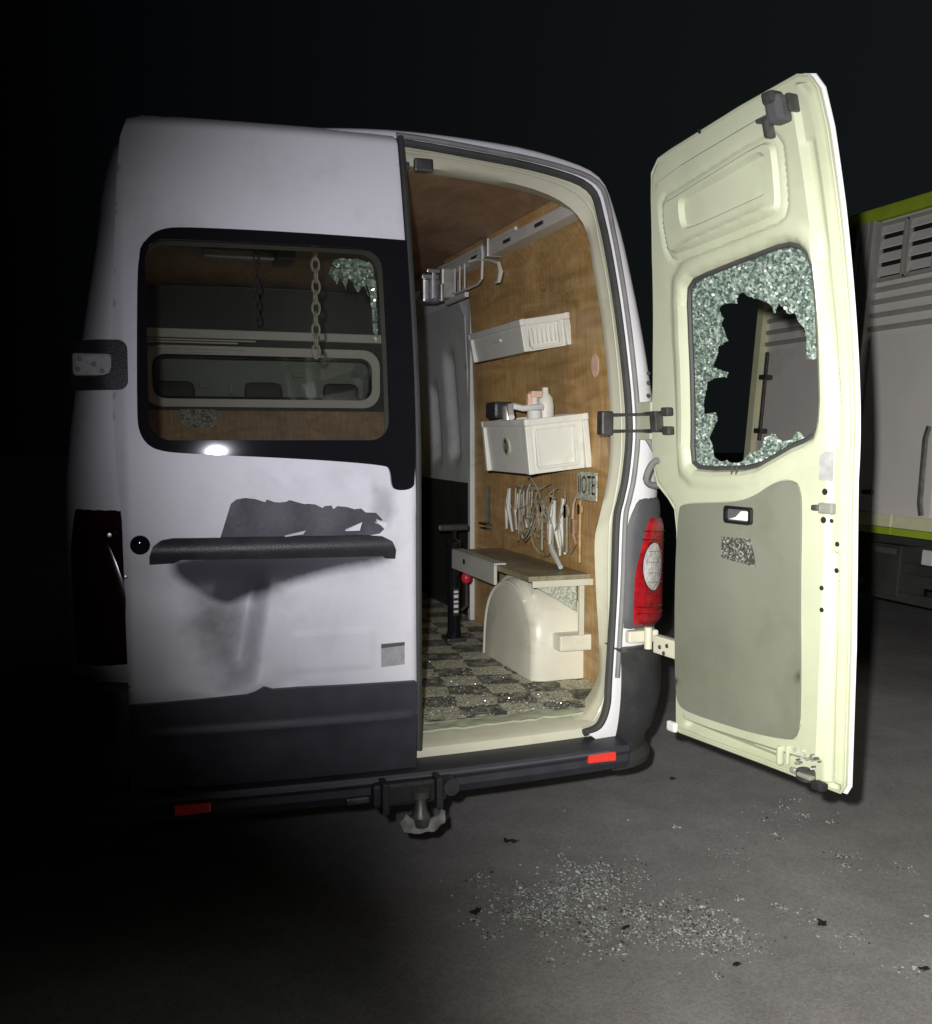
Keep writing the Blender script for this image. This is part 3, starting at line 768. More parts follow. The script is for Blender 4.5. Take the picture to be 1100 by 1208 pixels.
# crazed crust in the upper right corner of the pane
m = MB()
CR = [(-.205, 2.025), (-.19, 2.012), (-.15, 2.015), (-.115, 1.99), (-.098, 1.95), (-.094, 1.89), (-.092, 1.80), (-.078, 1.80), (-.074, 1.98), (-.085, 2.035), (-.13, 2.045), (-.19, 2.042)]
CR2 = [(-.215, 1.995), (-.19, 1.965), (-.18, 1.985), (-.165, 1.945), (-.155, 1.985), (-.13, 1.94), (-.115, 1.965), (-.098, 1.93), (-.11, 1.99), (-.15, 2.017), (-.19, 2.012), (-.205, 2.02)]
for poly in (CR, CR2):
    for q in cells(poly, [], .0075, .45): fragment(m, q, lambda x, z, d: (x, rear(x, z) - .012 + d, z), .004, .92)
c = m.build('cracked_corner', 'crazed_glass', wf, recalc=False); c['kind'] = 'stuff'
# lower cladding of the door
def ldc(x, z, dep):
    t = (z - .56) / .255
    y = rear(x, z) - .044 - .012 * math.sin(min(1, max(0, t)) * math.pi * .6) - (.010 if .70 < z < .722 else 0) * math.sin((z - .70) / .022 * math.pi) - .006 * float(sstep(.71, .70, z))
    return (x, y + dep, z)
hem = [(-.40 + 0, .823), (-.425, .832), (-.45, .818), (-.47, .812)]
CLAD = [(-.785, .562), (.010, .562), (.010, .818), (-.20, .821), (-.33, .824)] + hem + [(-.60, .806), (-.790, .800)]
cl = MB().sheet(CLAD, [], ldc, .02, .016).build('lower_cladding', 'cladding', ldoor)
# edge seal of the left door and its white return
MB().tube([(.030, rear(0, z) - .012, z) for z in np.linspace(.60, 2.43, 50)], .010, 8).build('edge_seal', 'rubber', ldoor)
m = MB(); 
m.grid(lambda a, b: (.034 + .016 * a, rear(0, .60 + 1.83 * b) + .010 + .05 * a, .60 + 1.83 * b), 2, 50); m.build('edge_return', 'grey_panel', ldoor)
# stickers
def on_ld(x, z, d): return (x, ld(x, z, 0)[1] - .0015 + d, z)
s1 = MB().sheet([(-.088, .862), (-.018, .866), (-.018, .932), (-.088, .930)], [], on_ld, .001, .01).build('sticker', 'sticker_grey', ldoor)
MB().sheet([(-.088, .918), (-.018, .922), (-.018, .932), (-.088, .930)], [], lambda x, z, d: on_ld(x, z, d - .0015), .001, .01).build('sticker_band', 'plastic_grey', s1)
# hinge at the left edge
hg = MB().sheet(rrect(-.915, -.765, 1.655, 1.790, .025), [], lambda x, z, d: (x, rear(x, z) - .034 + max(0, -.84 - x) * 1.0 + d, z), .02, .02).build('hinge', 'plastic_dark', ldoor)
m = MB(); m.box(-.905, -.805, .040, .085, 1.692, 1.752, .010)
m.build('hinge_leaf', 'sticker_grey', hg)

for x_, z_ in ((-.885, 1.735), (-.85, 1.722), (-.83, 1.705), (-.89, 1.708)):
    MB().lathe([(0, -.006), (.005, -.005), (.006, 0)], (x_, .040, z_), 'y', 8).build('hinge_bolt', 'metal_dark', hg)
# ------------------------------------------------------------------ interior
# right wall, ceiling, left wall and floor
def wallx(z): return .84 - .04 * max(0, z - 1.6) - .16 * float(sstep(2.18, 2.44, z))
m = MB(); m.grid(lambda a, b: (wallx(.62 + 1.80 * b), .27 + 1.55 * a, .62 + 1.80 * b), 12, 26); wl = m.build('plywood_lining', 'ply', van)
tag(wl, 'brown plywood lining of the right cargo wall')
m = MB(); m.grid(lambda a, b: (-wallx(.62 + 1.78 * b) + .01, .3 + 2.8 * a, .62 + 1.78 * b), 12, 24); m.build('plywood_lining', 'ply_dark', van)
m = MB(); m.grid(lambda a, b: (-.70 + 1.40 * a, .30 + 2.83 * b, 2.395 - .03 * (2 * a - 1) ** 4), 20, 12); m.build('ceiling_lining', 'ply_dark', van)
m = MB(); m.grid(lambda a, b: (-.88 + 1.80 * a, .19 + 2.95 * b, .62), 20, 30); fl = m.build('cargo_floor', 'carpet', van)
# pillar edge, sliding door with pressed ribs, lower dark panel
m = MB(); m.box(.818, .845, 1.82, 1.86, .62, 2.30, .006); m.build('door_pillar', 'grey_panel', van)
SD = [(1.86, 1.30), (3.05, 1.30), (3.05, 2.12), (2.9, 2.20), (1.98, 2.20), (1.90, 2.12)]
def sdf(y, z, d):
    r = 0
    for yc, w_, za, zb in ((2.10, .07, 1.42, 1.95), (2.42, .07, 1.40, 1.80), (2.75, .07, 1.40, 1.90)):
        r += .035 * math.exp(-((y - yc - .16 * (z - 1.4)) / w_) ** 4) * float(sstep(za - .03, za + .03, z) * (1 - sstep(zb - .05, zb + .05, z)))
    return (.83 + r - .03 * max(0, z - 1.6) + d, y, z)
sd = MB().sheet(SD, [], sdf, .006, .03).build('sliding_door', 'grey_panel', van)
MB().grid(lambda a, b: (.842, 1.86 + 1.2 * a, .62 + .68 * b), 6, 6).build('lower_panel', 'dark_panel', van)
MB().grid(lambda a, b: (.842, 1.86 + 1.2 * a, 2.19 + .20 * b), 6, 4).build('upper_panel', 'dark_panel', van)
# roof rail with slots
m = MB(); a0 = Vector((.742, .36, 2.325)); a1 = Vector((.742, 2.5, 2.325))
m.box(.690, .765, .36, 2.55, 2.290, 2.338, .006); rl = m.build('roof_rail', 'crate', van)
m = MB(); m.box(.686, .700, .9, 2.5, 2.338, 2.352, .003); m.build('rail_lip', 'crate', rl)
for y in (.62, .95, 1.35, 1.75):
    MB().box(.686, .692, y, y + .08, 2.306, 2.320, .002).build('rail_slot', 'metal_dark', rl)
m = MB(); m.box(.680, .750, 1.20, 1.25, 2.285, 2.365, .006); m.build('rail_clip', 'metal_light', rl)
# top latch plate in the jamb
m = MB(); m.box(.085, .145, .205, .225, 2.345, 2.385, .006); m.box(.02, .07, .21, .225, 2.352, 2.372, .005); m.build('latch_plate', 'metal_dark', van)
# bulkhead with long window
BH = [(-.9, .6), (.9, .6), (.9, 1.5), (.86, 1.9), (.80, 2.2), (.68, 2.38), (-.68, 2.38), (-.80, 2.2), (-.86, 1.9), (-.9, 1.5)]
BW = rrect(-.63, .63, 1.745, 1.995, .07)
bh = MB().sheet(BH, [BW], lambda x, z, d: (x, 3.12 + d, z), .02, .12).build('bulkhead', 'dark_panel', van)
MB().sheet(rrect(-.68, .68, 1.70, 2.045, .10), [BW], lambda x, z, d: (x, 3.10 + d, z), .018, .06).build('window_rim', 'sticker_white', bh)
MB().sheet(rrect(-.63, .63, 1.745, 1.995, .07), [rrect(-.615, .615, 1.76, 1.98, .06)], lambda x, z, d: (x, 3.095 + d, z), .03, .06).build('window_gasket', 'black_gloss', bh)
MB().sheet(BW, [], lambda x, z, d: (x, 3.13, z), 0, .2).build('bulkhead_pane', 'clear_glass', bh)
m = MB(); m.box(-.86, .84, 3.06, 3.11, 2.085, 2.135, .006); m.build('crossbar', 'sticker_white', bh)
m = MB(); m.box(-.84, .84, 3.085, 3.115, 1.50, 1.68, .004); m.build('wood_board', 'ply_dark', bh)
nb = MB().box(-.485, -.285, 3.070, 3.082, 1.585, 1.685).build('notice_plate', 'notice', bh)
for z, x1 in ((2.070, -.06), (2.056, -.16), (2.022, -.12), (2.004, -.26)):  # white bars added as the bright reflection streaks of the door glass
    MB().box(-.66, x1, 3.060, 3.078, z, z + .008).build('reflection_line', 'sticker_white', bh)
# cab behind the bulkhead
m = MB(); m.box(-.8, .8, 4.2, 4.6, .9, 1.62, .05); m.build('dashboard', 'truck_dark', van)
for x in (-.5, .02, .5):
    st = MB(); st.box(x - .2, x + .2, 3.35, 3.5, .9, 1.62, .05); s_ = st.build('cab_seat', 'plastic_grey', van)
    MB().box(x - .11, x + .11, 3.36, 3.45, 1.66, 1.86, .04).build('headrest', 'plastic_grey', s_)
for q in ((-.30, -.24, 4.25, 4.3, 1.86, 1.90, .01), (-.10, -.07, 4.25, 4.3, 1.82, 1.90, .008), (.33, .40, 4.2, 4.25, 1.94, 1.97, .01)): MB().box(*q).build('light_spot_bit', 'sticker_white', van)  # white blocks added to imitate light spots in the bulkhead window
# ceiling lamp tube
m = MB(); m.box(-.42, -.10, 1.95, 2.02, 2.35, 2.385, .006); m.build('ceiling_lamp', 'sticker_grey', van)
MB().box(-.10, -.02, 1.85, 2.05, 2.34, 2.39, .004).build('ceiling_bracket', 'plastic_grey', van)

# wheel arch cover with two ribs
def arch_prof(t, off=0.0):
    """profile in the Y-Z plane, t 0 rear floor .. 1 front floor"""
    pts = [(.565, .62), (.565, .76), (.575, .83), (.61, .90), (.69, .955), (.80, .985), (.92, .970), (1.04, .91), (1.11, .80), (1.13, .62)]
    P = smooth_poly(pts, 2, False); i = t * (len(P) - 1); k = min(int(i), len(P) - 2); f = i - k
    y = P[k][0] * (1 - f) + P[k + 1][0] * f; z = P[k][1] * (1 - f) + P[k + 1][1] * f
    return y + (y - .85) * off, z + (z - .62) * off
m = MB()
def arch(a, b):
    rows_ = [(.86, 0), (.72, 0), (.685, -.004), (.655, -.03), (.64, -.07), (.635, -.12), (.633, -.5), (.633, -1.0)]
    x, o = rows_[int(round(b * 7))]
    y, z = arch_prof(a, o); return (x + .0 * a, y, z)
m.grid(arch, 40, 8); wa = m.build('wheel_arch_cover', 'arch_plastic', van)
tag(wa, 'cream plastic wheel arch cover with two curved ribs')
for x, o in ((.672, .004), (.640, -.065)):
    MB().tube([(x, *arch_prof(t, o)) for t in np.linspace(.40, 1, 30)], .008, 6).build('arch_rib', 'crate', wa)
m = MB(); m.box(.715, .86, .50, .60, .74, .80, .008); m.build('arch_block', 'arch_plastic', wa)
for px_, pz_ in ((.72, .86), (.76, .87)):
    MB().lathe([(0, -.004), (.006, -.003), (.007, 0)], (px_, .612, pz_ - .02), 'y', 8).build('arch_screw', 'sticker_white', wa)

# shelf over the arch
sh = MB().box(.590, .835, .50, 1.42, 1.005, 1.025, .003).build('shelf', 'shelf_board', van)
m = MB(); m.box(.574, .588, .82, 1.36, .950, 1.028, .004); m.box(.574, .625, .82, 1.36, 1.028, 1.036, .002); m.build('shelf_bracket', 'bulk_cream', sh)
MB().lathe([(0, -.003), (.012, -.003), (.012, 0)], (.572, 1.18, 1.0), 'x', 10).build('bracket_hole', 'slot_black', sh)
m = MB(); m.box(.60, .84, .485, .500, .985, 1.010, .003); m.box(.785, .805, .485, .50, .80, .985, .002); m.build('shelf_edge', 'paint_jamb', sh)
m = MB().sheet([(.62, .985), (.785, .985), (.785, .885), (.70, .94)], [], lambda x, z, d: (x, .512 + d, z), .006); gs = m.build('gusset', 'gusset', sh)

# stickers on the plywood
def on_wall(y, z, d): return (wallx(z) - .003 - d, y, z)
MB().sheet(ellipse(.465, 1.785, .030, .042), [], on_wall, .002).build('oval_sticker', 'sticker_orange', wl)
MB().sheet(ellipse(.345, 1.515, .03, .06), [], on_wall, .002).build('knot_patch', 'ply_dark', wl)
m = MB()
for i in range(60):
    y = .62 + random.random() * .32; z = 2.02 + random.random() * .12
    r_ = random.uniform(.002, .005); m.sheet(ellipse(y, z, r_ * 2, r_, 6), [], on_wall, .001)
sc = m.build('screw_marks', 'shelf_board', wl); sc['kind'] = 'stuff'

# ------------------------------------------------------------------ open right door (local: u from the hinge line to the free edge, v into the van when shut)
HX, HY, ANG = .80, -.03, R(97.5)
CA, SA = math.cos(ANG), math.sin(ANG)
def dw(u, v, z):
    v = v + .046
    return (HX - CA * u - SA * v, HY - SA * u + CA * v, z)
DO = [(.215, .652), (.56, .662), (.835, .668), (.848, .69), (.849, 1.03), (.840, 1.42), (.846, 1.60), (.856, 2.05), (.856, 2.22), (.848, 2.305), (.828, 2.338), (.795, 2.348), (.60, 2.333), (.32, 2.302), (.262, 2.293), (.224, 2.265), (.202, 2.20), (.163, 2.05), (.105, 1.78), (.068, 1.57), (.072, 1.45), (.095, 1.385), (.150, 1.345), (.180, 1.315), (.192, 1.25), (.197, 1.06), (.203, .70), (.205, .66)]
WIN = [(0.312, 1.895), (0.324, 1.938), (0.351, 1.957), (0.403, 1.965), (0.525, 1.978), (0.672, 1.992), (0.713, 1.991), (0.745, 1.980), (0.766, 1.958), (0.775, 1.925), (0.775, 1.855), (0.770, 1.761), (0.762, 1.617), (0.756, 1.569), (0.744, 1.535), (0.716, 1.522), (0.674, 1.509), (0.615, 1.483), (0.554, 1.457), (0.5, 1.447), (0.377, 1.441), (0.308, 1.443), (0.283, 1.457), (0.276, 1.501), (0.285, 1.633), (0.300, 1.802)]
PANEL = [(0.239, 1.321), (0.26, 1.337), (0.389, 1.347), (0.491, 1.356), (0.557, 1.377), (0.605, 1.404), (0.651, 1.421), (0.694, 1.418), (0.713, 1.398), (0.719, 1.352), (0.721, 1.14), (0.731, 0.928), (0.731, 0.775), (0.667, 0.760), (0.559, 0.747), (0.425, 0.74), (0.317, 0.737), (0.259, 0.742), (0.239, 0.781), (0.229, 1.07)]
RO = smooth_poly([(0.288, 2.128), (0.300, 2.166), (0.340, 2.172), (0.50, 2.195), (0.690, 2.224), (0.722, 2.212), (0.722, 2.180), (0.714, 2.095), (0.708, 2.070), (0.68, 2.062), (0.50, 2.048), (0.33, 2.034), (0.296, 2.036), (0.286, 2.060)], 1)
RC = smooth_poly([(0.362, 2.140), (0.370, 2.160), (0.40, 2.166), (0.53, 2.183), (0.670, 2.203), (0.692, 2.198), (0.694, 2.175), (0.688, 2.130), (0.682, 2.114), (0.66, 2.110), (0.53, 2.098), (0.395, 2.086), (0.368, 2.088), (0.360, 2.105)], 1)
inner_loop = smooth_poly([(.27, 2.235), (.70, 2.285), (.80, 2.29), (.80, 2.25), (.80, 1.45), (.79, .76), (.785, .735), (.70, .725), (.28, .705), (.26, .72), (.235, 1.28), (.23, 1.42), (.22, 1.6), (.24, 2.0), (.255, 2.2)], 1)
FEAT = []
for lp, hw_ in ((RO, .004), (RC, .004), (inner_loop, .005), (smooth_poly(PANEL, 1), .003)):
    FEAT += [offset_loop(lp, hw_), offset_loop(lp, -hw_)]
FEAT += [offset_loop(DO, -.014), offset_loop(DO, -.020), offset_loop(WIN, .010), offset_loop(WIN, .022)]
P_, F_ = fill(DO, [WIN], .0075, 0, FEAT)
dO = pdist(P_, DO); dW = pdist(P_, WIN); inRO = pip(P_, RO); inRC = pip(P_, RC); dRO = pdist(P_, RO); dRC = pdist(P_, RC); PAN1 = smooth_poly(PANEL, 1); inP = pip(P_, PAN1); dP = pdist(P_, PAN1)
dI = pdist(P_, inner_loop); inI = pip(P_, inner_loop)
sgn = lambda ins, d: np.where(ins, d, -d)
lin = lambda a, b, x: np.clip((x - a) / (b - a), 0, 1)
hgt = .012 + .020 * lin(.014, .020, dO) + .015 * lin(-.005, .005, sgn(inI, dI))
hgt += .012 * lin(-.004, .004, sgn(inRO, dRO)) - .015 * lin(-.004, .004, sgn(inRC, dRC))
hgt -= .006 * np.exp(-((dRO - .022) / .006) ** 2) * (~inRO)
hgt += .008 * lin(.010, .022, dW) * (1 - sstep(.034, .064, dW)) - .024 * (1 - lin(.0, .010, dW))
hgt += .007 * np.exp(-((dW - .085) / .008) ** 2) * sstep(1.93, 2.0, P_[:, 1]) * (1 - sstep(.66, .74, P_[:, 0])) * sstep(.28, .40, P_[:, 0])
hgt -= .006 * lin(-.003, .003, sgn(inP, dP))
hgt += .0012 * np.array([noise.noise(Vector((a * 9, b * 9, 3))) for a, b in P_])
# pressed channel along the free edge
u_, z_ = P_[:, 0], P_[:, 1]
hgt -= .012 * np.exp(-((u_ - .815) / .012) ** 4) * (z_ < 1.25) + .008 * np.exp(-((u_ - .815) / .012) ** 4) * (z_ > 1.5) * (z_ < 2.2)
hgt -= .014 * np.exp(-((z_ - (.695 + .0)) / .010) ** 4) * sstep(.26, .28, u_) * (1 - sstep(.62, .66, u_))
rdoor = MB()
V = [dw(u, lean(z) + h_, z) for (u, z), h_ in zip(P_, hgt)]
rdoor.add(V, F_, True)
cnt = {(f[i], f[(i + 1) % 3]) for f in F_ for i in range(3)}
n0 = len(V); V2 = V + [dw(u, lean(z) + .004, z) for u, z in P_]
side = [(a, b, b + n0, a + n0) for (a, b) in cnt if (b, a) not in cnt]
rdoor.add(V2, side, False)
rdoor = rdoor.build('right_rear_door', 'paint_inner', van, sharp=32)
tag(rdoor, 'open right rear door with a shattered window, inner side')
DO2 = [(u + (.006 if u > .5 else -.004), z + (.004 if z > 1.4 else -.004)) for u, z in DO]
MB().sheet(DO2, [WIN], lambda u, z, d: dw(u, lean(z) - .004 + d, z), .0035, .03).build('outer_skin', 'paint', rdoor)
MB().tube([dw(u, lean(z) + .014, z) for u, z in resample(DO, .03)], .0035, 6, closed=True).build('door_hem', 'paint_inner', rdoor)
# window rubber and crazed glass
MB().tube([dw(u, lean(z) + .030, z) for u, z in resample(WIN, .02)], .0075, 6, closed=True).build('window_rubber', 'rubber', rdoor)
HOLE = [(0.492, 1.875), (0.492, 1.896), (0.52, 1.903), (0.536, 1.888), (0.551, 1.884), (0.579, 1.875), (0.597, 1.868), (0.617, 1.856), (0.621, 1.835), (0.639, 1.861), (0.654, 1.847), (0.67, 1.83), (0.69, 1.833), (0.701, 1.807), (0.719, 1.791), (0.72, 1.737), (0.711, 1.716), (0.744, 1.714), (0.750, 1.735), (0.754, 1.696), (0.751, 1.618), (0.747, 1.569), (0.735, 1.540), (0.701, 1.527), (0.675, 1.545), (0.653, 1.524), (0.617, 1.519), (0.59, 1.54), (0.559, 1.53), (0.542, 1.498), (0.494, 1.486), (0.468, 1.463), (0.436, 1.460), (0.404, 1.467), (0.387, 1.462), (0.354, 1.476), (0.352, 1.495), (0.338, 1.527), (0.359, 1.558), (0.374, 1.58), (0.367, 1.597), (0.32, 1.595), (0.318, 1.621), (0.343, 1.682), (0.378, 1.689), (0.42, 1.689), (0.434, 1.705), (0.414, 1.709), (0.37, 1.722), (0.391, 1.751), (0.398, 1.772), (0.44, 1.785), (0.429, 1.818), (0.418, 1.83), (0.432, 1.845), (0.42, 1.873), (0.446, 1.883), (0.485, 1.876)]
m = MB()
for q in cells(WIN, [HOLE], .0066, .45): fragment(m, q, lambda u, z, d: dw(u, lean(z) + .018 + d, z), .004, random.uniform(.84, .97))
cg = m.build('shattered_glass', 'crazed_glass', rdoor, recalc=False); cg['kind'] = 'stuff'; tag(cg, 'crazed greenish glass left around the hole')
# trim panel, pull handle, decal
def din(u, z, d, o=.046): return dw(u, lean(z) + o - d, z)
def don(o): return lambda u, z, d: dw(u, lean(z) + o + d, z)
tp = MB().sheet(smooth_poly(PANEL, 2), [], don(.046), .005, .02).build('trim_panel', 'trim_panel', rdoor)
hd = MB().sheet(rrect(.447, .552, 1.298, 1.345, .010), [rrect(.456, .543, 1.306, 1.337, .007)], don(.0515), .010).build('pull_handle', 'black_gloss', rdoor)
MB().sheet(rrect(.456, .543, 1.306, 1.337, .007), [], don(.0525), .001).build('handle_cup', 'plastic_grey', hd)
MB().sheet([(.466, 1.309), (.541, 1.309), (.541, 1.334), (.513, 1.333), (.492, 1.316)], [], don(.054), .004).build('handle_insert', 'sticker_white', hd)
MB().sheet([(.432, 1.200), (.570, 1.190), (.560, 1.222), (.545, 1.262), (.433, 1.258)], [], don(.0525), .0012).build('decal', 'decal', rdoor)
MB().sheet(rrect(.772, .815, 1.425, 1.495, .003), [], don(.047), .001).build('door_label', 'sticker_grey', rdoor)
# latches, holes, buffers
def lump(name, u0, u1, z0, z1, v0, v1, m_, par, bev=.006):
    b = MB().box(u0, u1, v0, v1, z0, z1, bev)
    b.v = [dw(u, lean(z) + v, z) for u, v, z in b.v]
    return b.build(name, m_, par)
lt = lump('top_latch', .745, .792, 2.245, 2.305, .042, .085, 'plastic_grey', rdoor, .012)
lump('latch_cap', .748, .785, 2.285, 2.312, .055, .092, 'metal_dark', lt, .008)
lump('latch_arm', .690, .740, 2.265, 2.275, .045, .062, 'metal_dark', lt, .003)
lump('latch_hook', .715, .733, 2.225, 2.268, .045, .070, 'metal_dark', lt, .006)
lump('latch_pin', .800, .812, 2.262, 2.300, .040, .070, 'metal_dark', lt, .004)
lb = lump('bottom_latch', .738, .780, .678, .712, .035, .070, 'metal_dark', rdoor, .012)
lump('latch_cap', .782, .818, .668, .690, .035, .062, 'truck_black', lb, .008)
lump('latch_lever', .752, .798, .694, .704, .060, .078, 'metal_light', lb, .004)
lump('latch_arm', .660, .674, .692, .742, .040, .058, 'paint_inner', lb, .006)
lump('latch_rod', .690, .698, .700, .750, .045, .055, 'paint_inner', lb, .003)
lump('latch_base', .700, .735, .682, .698, .040, .050, 'metal_light', lb, .005)
m = MB()
for i in range(26):
    u = random.uniform(.68, .80); z = random.uniform(.69, .75); s_ = random.uniform(.003, .007)
    b = MB().box(u, u + s_, .040, .050 + s_ * .6, z, z + s_, .001); m.add([dw(a, lean(c_) + v, c_) for a, v, c_ in b.v], b.f)
dg_ = m.build('broken_bits', 'shard_glass', rdoor); dg_['kind'] = 'stuff'
def hole(u, z, r_, m_='slot_black', o=.042):
    c_ = MB().sheet(ellipse(u, z, r_, r_, 12), [], don(o), .002); return c_.build('bolt_hole', m_, rdoor)
for u, z, r_ in ((.792, 1.398, .008), (.790, 1.330, .008), (.815, 1.330, .005), (.828, 1.275, .006), (.828, 1.212, .006), (.790, 1.165, .006), (.792, 1.112, .006), (.48, 2.305, .005)):
    hole(u, z, r_, o=.047 if u < .82 else .040)
lump('lock_case', .778, .822, 1.345, 1.372, .040, .056, 'metal_light', rdoor, .005)
lump('lock_tongue', .764, .782, 1.352, 1.366, .045, .065, 'metal_dark', rdoor, .004)
lump('wash_pipe', .462, .467, 1.425, 1.452, .045, .052, 'metal_dark', rdoor, .002)
lump('wash_pipe', .480, .485, 1.425, 1.452, .045, .052, 'metal_dark', rdoor, .002)
lump('buffer', .205, .245, .660, .690, .040, .056, 'sticker_white', rdoor, .010)
# check straps and hinges between body and door
ch = MB()
for z in (1.548, 1.600):
    ch.tube([(.695, .10, z), (.775, .02, z), dw(.10, .05 + lean(z), z), dw(.20, .06 + lean(z), z)], .0055, 6)
hs = ch.build('hinge_strap', 'metal_dark', van)
b = MB().box(.665, .705, .075, .115, 1.535, 1.612, .006); b.build('strap_block', 'metal_dark', hs)
lump('strap_block', .135, .165, 1.545, 1.605, .045, .075, 'metal_dark', hs, .005)
lump('strap_block', .185, .215, 1.535, 1.560, .045, .070, 'metal_dark', hs, .005)
lump('strap_block', .185, .215, 1.590, 1.615, .045, .070, 'metal_dark', hs, .005)
b = MB(); b.box(.778, .800, -.035, .06, 1.52, 1.64, .006); b.tube([(.792, -.04, 1.50), (.792, -.04, 1.66)], .011, 10); b.build('upper_hinge', 'paint_inner', van)
for z in (1.66, 1.70, 1.73):
    MB().lathe([(0, -.004), (.006, -.003), (.007, 0)], (.80, .022, z), 'y', 8).build('hinge_bolt', 'metal_dark', van)
b = MB(); b.box(.74, .85, .02, .075, .865, .905, .008); b.tube([(.80, .0, .85), (.80, .0, .92)], .013, 10); hl = b.build('lower_hinge', 'paint_jamb', van)
lump('hinge_leaf', .10, .215, .870, .925, .0, .030, 'paint_jamb', hl, .006)
for u, z in ((.14, .895), (.175, .905), (.16, .88)):
    MB().lathe([(0, -.005), (.006, -.004), (.007, 0)], dw(u, .032, z), 'x', 8).build('hinge_bolt', 'metal_dark', hl)
cb = MB().tube(smooth_poly([(.790, .02, 1.535), (.800, -.005, 1.505), (.812, -.03, 1.46), (.818, -.045, 1.41), (.822, -.05, 1.385), (.832, -.06, 1.375), dw(.075, .05, 1.385), dw(.10, .055, 1.43), dw(.125, .055, 1.455), dw(.14, .05, 1.46)], 2, False), .010, 8)
cb.build('wiring_tube', 'rubber_grey', van)

# ================================================================== THINGS IN THE VAN
def crate(label, cx0, cx1, y0, y1, z0, z1, rot, tilt, slot):
    c = thing('crate', label, 'crate', ((cx0 + cx1) / 2, (y0 + y1) / 2, z0), 'white crates on the right wall')
    hx, hy, H = (cx1 - cx0) / 2, (y1 - y0) / 2, z1 - z0
    M = Matrix.Rotation(R(rot), 4, 'Z') @ Matrix.Rotation(R(tilt), 4, 'Y')
    def mk(name, mb, m_, par=None):
        o = mb.build(name, m_); o.parent = par or c
        o.data.transform(M); return o
    tp_ = .94
    # tapered body as an open box
    m = MB(); o_ = [(sx * hx, sy * hy) for sx, sy in ((-1, -1), (1, -1), (1, 1), (-1, 1))]
    V = [(x * tp_, y * tp_, 0) for x, y in o_] + [(x, y, H) for x, y in o_] + [(x * .95, y * .95, H) for x, y in o_] + [(x * .89, y * .89, .01) for x, y in o_]
    F = [(0, 1, 2, 3)] + [(i, (i + 1) % 4, 4 + (i + 1) % 4, 4 + i) for i in range(4)] + [(4 + i, 4 + (i + 1) % 4, 8 + (i + 1) % 4, 8 + i) for i in range(4)] + [(8 + i, 8 + (i + 1) % 4, 12 + (i + 1) % 4, 12 + i) for i in range(4)] + [(12, 13, 14, 15)]
    m.add(V, F); bd = mk('crate_body', m, 'crate')
    m = MB(); t_ = .012
    for s_ in (-1, 1):
        m.box(-hx - t_, hx + t_, s_ * hy - t_ * .8, s_ * hy + t_ * .8, H - .020, H + .004, .004); m.box(s_ * hx - t_ * .8, s_ * hx + t_ * .8, -hy - t_, hy + t_, H - .0185, H + .0055, .004)
    mk('crate_rim', m, 'crate')
    for sx in (-1, 1):
        for sy in (-1, 1):
            m = MB(); m.box(sx * hx * .985 - .012, sx * hx * .985 + .012, sy * hy * .985 - .012, sy * hy * .985 + .012, .0, H - .02, .004); mk('corner_post', m, 'crate')
    # framed field on the end and the side
    m = MB(); b0, b1 = H * .12, H * .80
    for x in (-.70, .62): m.box(x * hx - .006, x * hx + .006, -hy * .995 - .006, -hy * .95, b0, b1, .002)
    m.box(-.70 * hx, .62 * hx, -hy * .99 - .008, -hy * .95, b0 - .008, b0 + .002, .002); m.box(-.70 * hx, .62 * hx, -hy * 1.0 - .006, -hy * .95, b1, b1 + .008, .002); mk('end_frame', m, 'crate')
    if slot:
        m = MB(); m.lathe([(.034, -.004), (.034, .003), (.022, .005), (.022, -.004)], (-hx * .985, 0, H * .52), 'x', 20); q = mk('handle_ring', m, 'paint_inner'); 
        m = MB(); m.lathe([(0, -.006), (.008, -.006), (.008, 0)], (-hx * .985, 0, H * .62), 'x', 8); m.lathe([(0, -.006), (.008, -.006), (.008, 0)], (-hx * .985, .0, H * .42), 'x', 8); mk('handle_hole', m, 'slot_black')
    else:
        m = MB(); m.box(-hx * 1.0 - .006, -hx * .97, -.05, .04, H * .50, H * .60, .003); mk('side_clip', m, 'sticker_white')
    m = MB()
    for i in range(6): m.box(-.6 * hx + i * .2 * hx, -.6 * hx + i * .2 * hx + .003, -hy * .99 - .004, -hy * .95, b0 + .01, b1 - .01)
    if not slot: mk('end_rib', m, 'crate')
    return c
crate('shallow white plastic crate fixed high on the plywood wall', .648, .830, .68, 1.26, 1.862, 1.978, 0, -10, False)
crate('deep white plastic crate lower down with bottles and tools inside', .605, .835, .52, .97, 1.405, 1.600, 0, -6, True)
# things standing in the deep crate
b = MB().lathe([(0, 0), (.030, 0), (.034, .02), (.034, .10), (.030, .13), (.014, .15), (.012, .17), (0, .17)], (.735, .70, 1.545), 'z', 18); o = b.build('bottle', 'crate')
tag(o, 'pale round bottle with a narrow neck in the deep crate', 'bottle')
st = thing('spray_bottle', 'small spray bottle with brown trigger head in the deep crate', 'bottle', (.675, .66, 1.53))
MB().lathe([(0, 0), (.028, 0), (.028, .09), (.014, .125), (.012, .15), (0, .15)], (.675, .66, 1.53), 'z', 16).build('bottle_body', 'sticker_white', st)
MB().box(.655, .700, .64, .68, 1.675, 1.70, .006).box(.645, .665, .65, .67, 1.645, 1.69, .004).build('trigger_head', 'sticker_orange', st)
b = MB().lathe([(0, 0), (.022, 0), (.024, .10), (.018, .104), (0, .104)], (.615, .78, 1.545), 'z', 14); o = b.build('metal_can', 'metal_light'); tag(o, 'thin metal can standing left of the bottles in the crate', 'can')
b = MB().box(.575, .66, .82, .93, 1.60, 1.665, .012); o = b.build('tool_box', 'plastic_dark'); tag(o, 'small black tool case sticking out of the deep crate', 'tool case')
